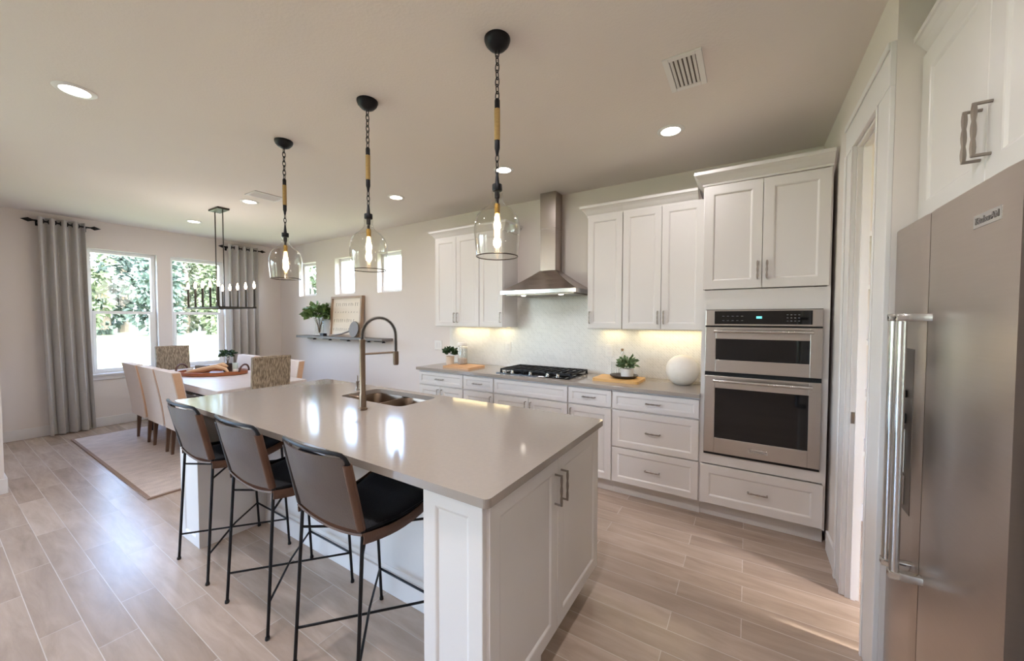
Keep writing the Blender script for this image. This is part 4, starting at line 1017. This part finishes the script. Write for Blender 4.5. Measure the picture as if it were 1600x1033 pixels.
for zz, n_, x0_, x1_, h_ in ((1.675, 11, -5.54, -5.02, .05), (1.555, 9, -5.56, -5.02, .022), (1.425, 10, -5.58, -5.1, .05), (1.285, 9, -5.58, -5.15, .045)):
    for i in range(n_):
        xx = x0_ + (x1_-x0_)*i/(n_-1) + random.uniform(-.008, .008); hh = h_*random.uniform(.7, 1.1)
        fbar(ink, xx-.005, xx+.005, zz-hh/2, zz+hh/2, .0015, .0)
        if i % 3 != 2: fbar(ink, xx-.005, xx+.018, zz+hh/2-.008, zz+hh/2, .0015, .0)
ink.build('printed_marks', M['ink'], pb)
# round paddle board lying against the sign
r = thing('paddle_board', 'round grey paddle board with long handle propped in front of the sign', 'paddle board', (-4.97, 3.475, SZ))
cx_, cz_ = -4.985, SZ+.122
m_ = MB(); k = 36
P = [(cx_+.105*cos(2*pi*i/k), cz_+.118*sin(2*pi*i/k)) for i in range(k)]
m_.prism(P, -.009, .009, lambda x, z, d: (x, 3.478 + .35*(z-SZ)*.35 + d, z)); m_.build('blade', M['slate'], r, smooth=True, angle=50)
MB().tube([(-5.07, 3.498, SZ+.10), (-5.28, 3.482, SZ+.045), (-5.50, 3.462, SZ+.014)], [.014, .011, .012], 8).build('handle', M['slate'], r, smooth=True)
o = MB().box((-5.80, 3.445, SZ), (-5.70, 3.505, SZ+.045), .004).build('small_black_box', M['iron'], org=(-5.75, 3.47, SZ)); tag(o, 'small black box beside the vase on the wall shelf', 'box')

# ------------------------------------------------------------------ things on the back counter
KZ = .914
o = rounded(-2.88, -2.50, 3.12, 3.42, .02); m_ = MB().prism(o, KZ, KZ+.02)
tag(m_.build('cutting_board', M['boardp'], org=(-2.69, 3.27, KZ)), 'beech cutting board at the left end of the counter, under the herb pot and jars', 'cutting board')
def pot_plant(name, label, x, y, z, rad, h_, pm, lm, fr, n_, leaf, fz):
    r = thing(name, label, 'potted plant', (x, y, z))
    MB().lathe([(0, 0), (rad*.82, 0), (rad*.9, .004), (rad, h_), (rad*.9, h_), (rad*.85, h_*.85), (0, h_*.85)], (x, y, z), 24).build('pot', pm, r, smooth=True)
    MB().lathe([(0, 0), (rad*.86, 0), (rad*.86, .004), (0, .008)], (x, y, z+h_*.85), 16).build('soil', M['soil'], r)
    foliage(n_, (x, y, z+h_+fz), fr, leaf, .35, .6, .75).build('leaves', lm, r)
    return r
pot_plant('potted_herb', 'small green herb in a beige pot at the left end of the counter', -2.965, 3.35, KZ, .050, .105, M['beige'], M['leafd'], .062, 130, .05, .03)
def canister(x, y, z, rad, h_, label, lidded=True):
    r = thing('glass_canister', label, 'jar', (x, y, z))
    P = [(0, 0), (rad, 0), (rad*1.02, .006), (rad*1.02, h_*.75), (rad*.86, h_*.82), (rad*.86, h_*.87), (rad*.83, h_*.87), (rad*.83, h_*.81), (rad*.98, h_*.73), (rad*.98, .008), (0, .006)]
    MB().lathe(P, (x, y, z), 28).build('jar_body', M['jar'], r, smooth=True)
    MB().lathe([(0, .008), (rad*.95, .008), (rad*.95, h_*.26), (0, h_*.30)], (x, y, z), 20).build('contents', mat('dried_beans', 'b0a094', .9, var=.4, scale=90), r, smooth=True)
    if lidded: MB().lathe([(0, h_*.87), (rad*.95, h_*.87), (rad*1.0, h_*.89), (rad*1.0, h_*.97), (rad*.9, h_), (0, h_)], (x, y, z), 28).build('lid', M['ceramic'], r, smooth=True)
canister(-2.785, 3.36, KZ+.0205, .056, .25, 'tall glass canister with white lid on the beech board')
canister(-2.895, 3.515, KZ, .045, .21, 'shorter glass canister standing behind the herb pot')

o = rounded(-1.16, -.76, 3.17, 3.47, .03); m_ = MB().prism(o, KZ, KZ+.022)
tag(m_.build('cutting_board', M['board'], org=(-.96, 3.32, KZ)), 'golden bamboo cutting board right of the cooktop, under the dark plate', 'cutting board')
PX, PY = -.925, 3.35; PZ = KZ+.022
o = MB().lathe([(0, 0), (.085, 0), (.118, .016), (.122, .026), (.116, .026), (.085, .010), (0, .009)], (PX, PY, PZ), 36).build('dark_plate', mat('dark_stoneware', '2f2a2b', .4, var=.1), org=(PX, PY, PZ), smooth=True); tag(o, 'dark round plate on the bamboo board', 'plate')
pot_plant('potted_succulent', 'sage green succulent in a white bowl pot on the dark plate', PX+.028, PY, PZ+.0112, .058, .075, M['ceramic'], M['succ'], .068, 150, .048, .025)
o = MB().lathe([(0, 0), (.024, 0), (.026, .01), (.028, .12), (.026, .12), (.024, .012), (0, .01)], (PX-.09, PY+.005, PZ+.0125), 20).build('drinking_glass', M['jar'], org=(PX-.09, PY, PZ+.0125), smooth=True); tag(o, 'clear drinking glass left of the succulent on the dark plate', 'glass')
r = thing('glass_bottle', 'slim clear glass bottle with cork standing behind the succulent', 'bottle', (-.985, 3.505, KZ))
MB().lathe([(0, 0), (.036, 0), (.038, .008), (.038, .14), (.015, .19), (.013, .25), (.011, .25), (.013, .19), (.035, .14), (.035, .01), (0, .008)], (-.985, 3.505, KZ), 24).build('bottle_body', M['jar'], r, smooth=True)
MB().lathe([(0, .245), (.0105, .245), (.0125, .268), (0, .268)], (-.985, 3.505, KZ), 12).build('cork', mat('cork', 'a5876a', .9, var=.3, scale=80), r, smooth=True)
# ribbed white globe
P = []; R0 = .128
for i in range(61):
    a = -pi/2 + .42 + (pi-.42)*i/60; q = R0*(1 + .008*cos(i*pi)); P.append((max(0, q*cos(a)) if i < 60 else 0, q*sin(a) + R0*cos(.42)))
o = MB().lathe(P, (-.455, 3.40, KZ), 40).build('round_vase', M['paper'], org=(-.455, 3.40, KZ), smooth=True, angle=80); tag(o, 'large round white textured globe vase beside the oven tower', 'vase')

# switches and outlets
def plate(name, x, z, label, cat, y, w_=.075, h_=.12):
    r = thing(name, label, cat, (x, y, z))
    MB().box((x-w_/2, y-.006, z-h_/2), (x+w_/2, y, z+h_/2), .0025).build('cover_plate', M['plastic'], r)
    if cat == 'switch':
        for k in range(max(1, round(w_/.05))):
            n_ = max(1, round(w_/.05)); xx = x + (k-(n_-1)/2)*.046
            MB().box((xx-.016, y-.009, z-.033), (xx+.016, y-.006, z+.033), .001).build('rocker', M['trim'], r)
    else:
        for s in (-1, 1): MB().box((x-.017, y-.0085, z+s*.021-.015), (x+.017, y-.006, z+s*.021+.015), .001).build('socket_face', M['trim'], r)
plate('light_switch', -3.40, 1.115, 'white double light switch on the wall left of the backsplash', 'switch', YW-.0005, .125)
plate('wall_outlet', -2.315, 1.135, 'white outlet in the backsplash left of the cooktop', 'outlet', YW-.0085)
plate('wall_outlet', -1.14, 1.15, 'white outlet in the backsplash above the bamboo board', 'outlet', YW-.0085)

# pantry shelves
for z in (.60, .96, 1.32, 1.68, 2.02):
    r = MB().box((XR+WT+.002, YW-.36, z-.012), (1.898, YW-.002, z), .002).box((XR+WT+.002, YW-.362, z-.03), (1.898, YW-.355, z), .001).build('pantry_shelf', M['trim'], org=(1.2, YW-.2, z))
    nm = {.60: 'lowest white pantry shelf beyond the doorway', .96: 'second lowest white pantry shelf beyond the doorway', 1.32: 'middle white pantry shelf beyond the doorway', 1.68: 'second highest white pantry shelf beyond the doorway', 2.02: 'highest white pantry shelf beyond the doorway'}[z]
    tag(r, nm, 'shelf')
pl = disk_lamp('pantry_lamp', (1.2, 2.75, ZC-.03), 1.8, .2, (1, .82, .55))

# ------------------------------------------------------------------ outside
struct('ground', MB().box((-90, -60, -.35), (60, 70, -.15)), M['lawn'])
random.seed(11)
def tree(name, label, x, y, h_, rad, m, n_=900, lo=.12):
    z0 = -.15
    r = thing(name, label, 'tree', (x, y, z0), 'trees beyond the lawn')
    MB().tube([(x, y, z0), (x+.1, y, z0+h_*.35), (x-.05, y+.1, z0+h_*.8)], [h_*.022, h_*.016, h_*.006], 8).build('trunk', M['bark'], r, smooth=True)
    m_ = MB()
    blobs = [(random.uniform(-.5,.5)*rad, random.uniform(-.5,.5)*rad, h_*(lo+.06+(.92-lo-.06)*(i+random.random())/12), rad*random.uniform(.4,.62)) for i in range(12)]
    for i in range(n_):
        b_ = random.choice(blobs); a = random.uniform(0, 2*pi); c_ = random.uniform(-1, 1); q = random.uniform(.6, 1)**.5
        d = Vector((cos(a)*sqrt(1-c_*c_), sin(a)*sqrt(1-c_*c_), c_)); p = Vector((x+b_[0], y+b_[1], z0+b_[2])) + d*b_[3]*q
        m_.leaf(p, d+Vector((0, 0, -.2)), random.uniform(.35, .8)*rad*.3, .8, .1)
    m_.build('crown', m, r)
for x, y, hh, rad, m, lb in ((-46, 6.2, 7.5, 2.5, 'crown1', 'low mid green tree across the lawn, in the left dining window'),
    (-46, 11.8, 8.0, 2.5, 'crown3', 'low bluish green tree across the lawn, behind the window post'),
    (-46, 17.4, 7.5, 2.5, 'crown1', 'low mid green tree across the lawn, in the right dining window'),
    (-46, .6, 7.5, 2.5, 'crown2', 'low pale tree across the lawn, behind the grey curtain'),
    (-46, 23.0, 7.5, 2.5, 'crown2', 'low pale tree across the lawn, at the far right of the treeline'),
    (-52.5, 3.6, 16, 2.9, 'crown2', 'tall pale tree in the second row, left edge of the left dining window'),
    (-52.5, 9.8, 18, 2.9, 'crown3', 'tall bluish tree in the second row, in the left dining window'),
    (-52.5, 16.0, 17, 2.9, 'crown2', 'tall pale tree in the second row, in the right dining window'),
    (-52.5, 22.2, 18, 2.9, 'crown1', 'tall mid green tree in the second row, at the right'),
    (-52.5, -2.6, 16, 2.9, 'crown1', 'tall mid green tree in the second row, at the left'),
    (-60, 5.0, 22, 3.6, 'crown1', 'tallest mid green tree of the back row, left side'),
    (-60, 12.6, 23, 3.6, 'crown3', 'tallest bluish tree of the back row, centre of the windows'),
    (-60, 20.2, 22, 3.6, 'crown1', 'tallest mid green tree of the back row, right side')):
    tree('tree', lb, x, y, hh, rad, M[m], 2600, .0)
tree('tree', 'leafy tree outside the small high window nearest the corner', -17.5, 10.0, 5.2, 1.6, M['crown1'], 900, .1)
r = thing('neighbor_house', 'neighbouring house with pale lap siding seen through the small windows', 'house', (-3.5, 13, -.15))
MB().box((-11.2, 10.5, -.15), (4, 18, 3.9)).build('siding_wall', M['siding'], r)
m_ = MB(); m_.prism([(10.0, 3.9), (18.5, 3.9), (14.25, 6.0)], -11.6, 4.5, lambda y, z, x: (x, y, z)); m_.build('roof', M['roofs'], r)
for wx in (-6.2, -4.2, -1.5):
    wn = MB().box((wx-.5, 10.44, .9), (wx+.5, 10.5, 2.4), .01).build('window', M['vinyl'], r); MB().box((wx-.43, 10.43, .97), (wx+.43, 10.44, 2.33)).build('pane', M['blackglass'], wn)

# repeats of one kind share a group
GROUPS = {'base_cabinet': 'base cabinets under the back counter', 'drawer_cabinet': 'base cabinets under the back counter', 'upper_cabinet': 'wall cabinets either side of the hood',
          'ceiling_vent': 'ceiling vents', 'curtain': 'dining curtains', 'curtain_rod': 'dining curtain rods', 'driftwood_branch': 'driftwood in the tray', 'candle_holder': 'candle holders in the tray',
          'glass_canister': 'glass canisters on the counter', 'cutting_board': 'cutting boards on the counter', 'wall_outlet': 'outlets in the backsplash', 'pantry_shelf': 'pantry shelves'}
for o in list(bpy.data.objects):
    if o.parent is None and o.get('category') and not o.get('group'):
        g = GROUPS.get(o.name.split('.')[0])
        if g: o['group'] = g
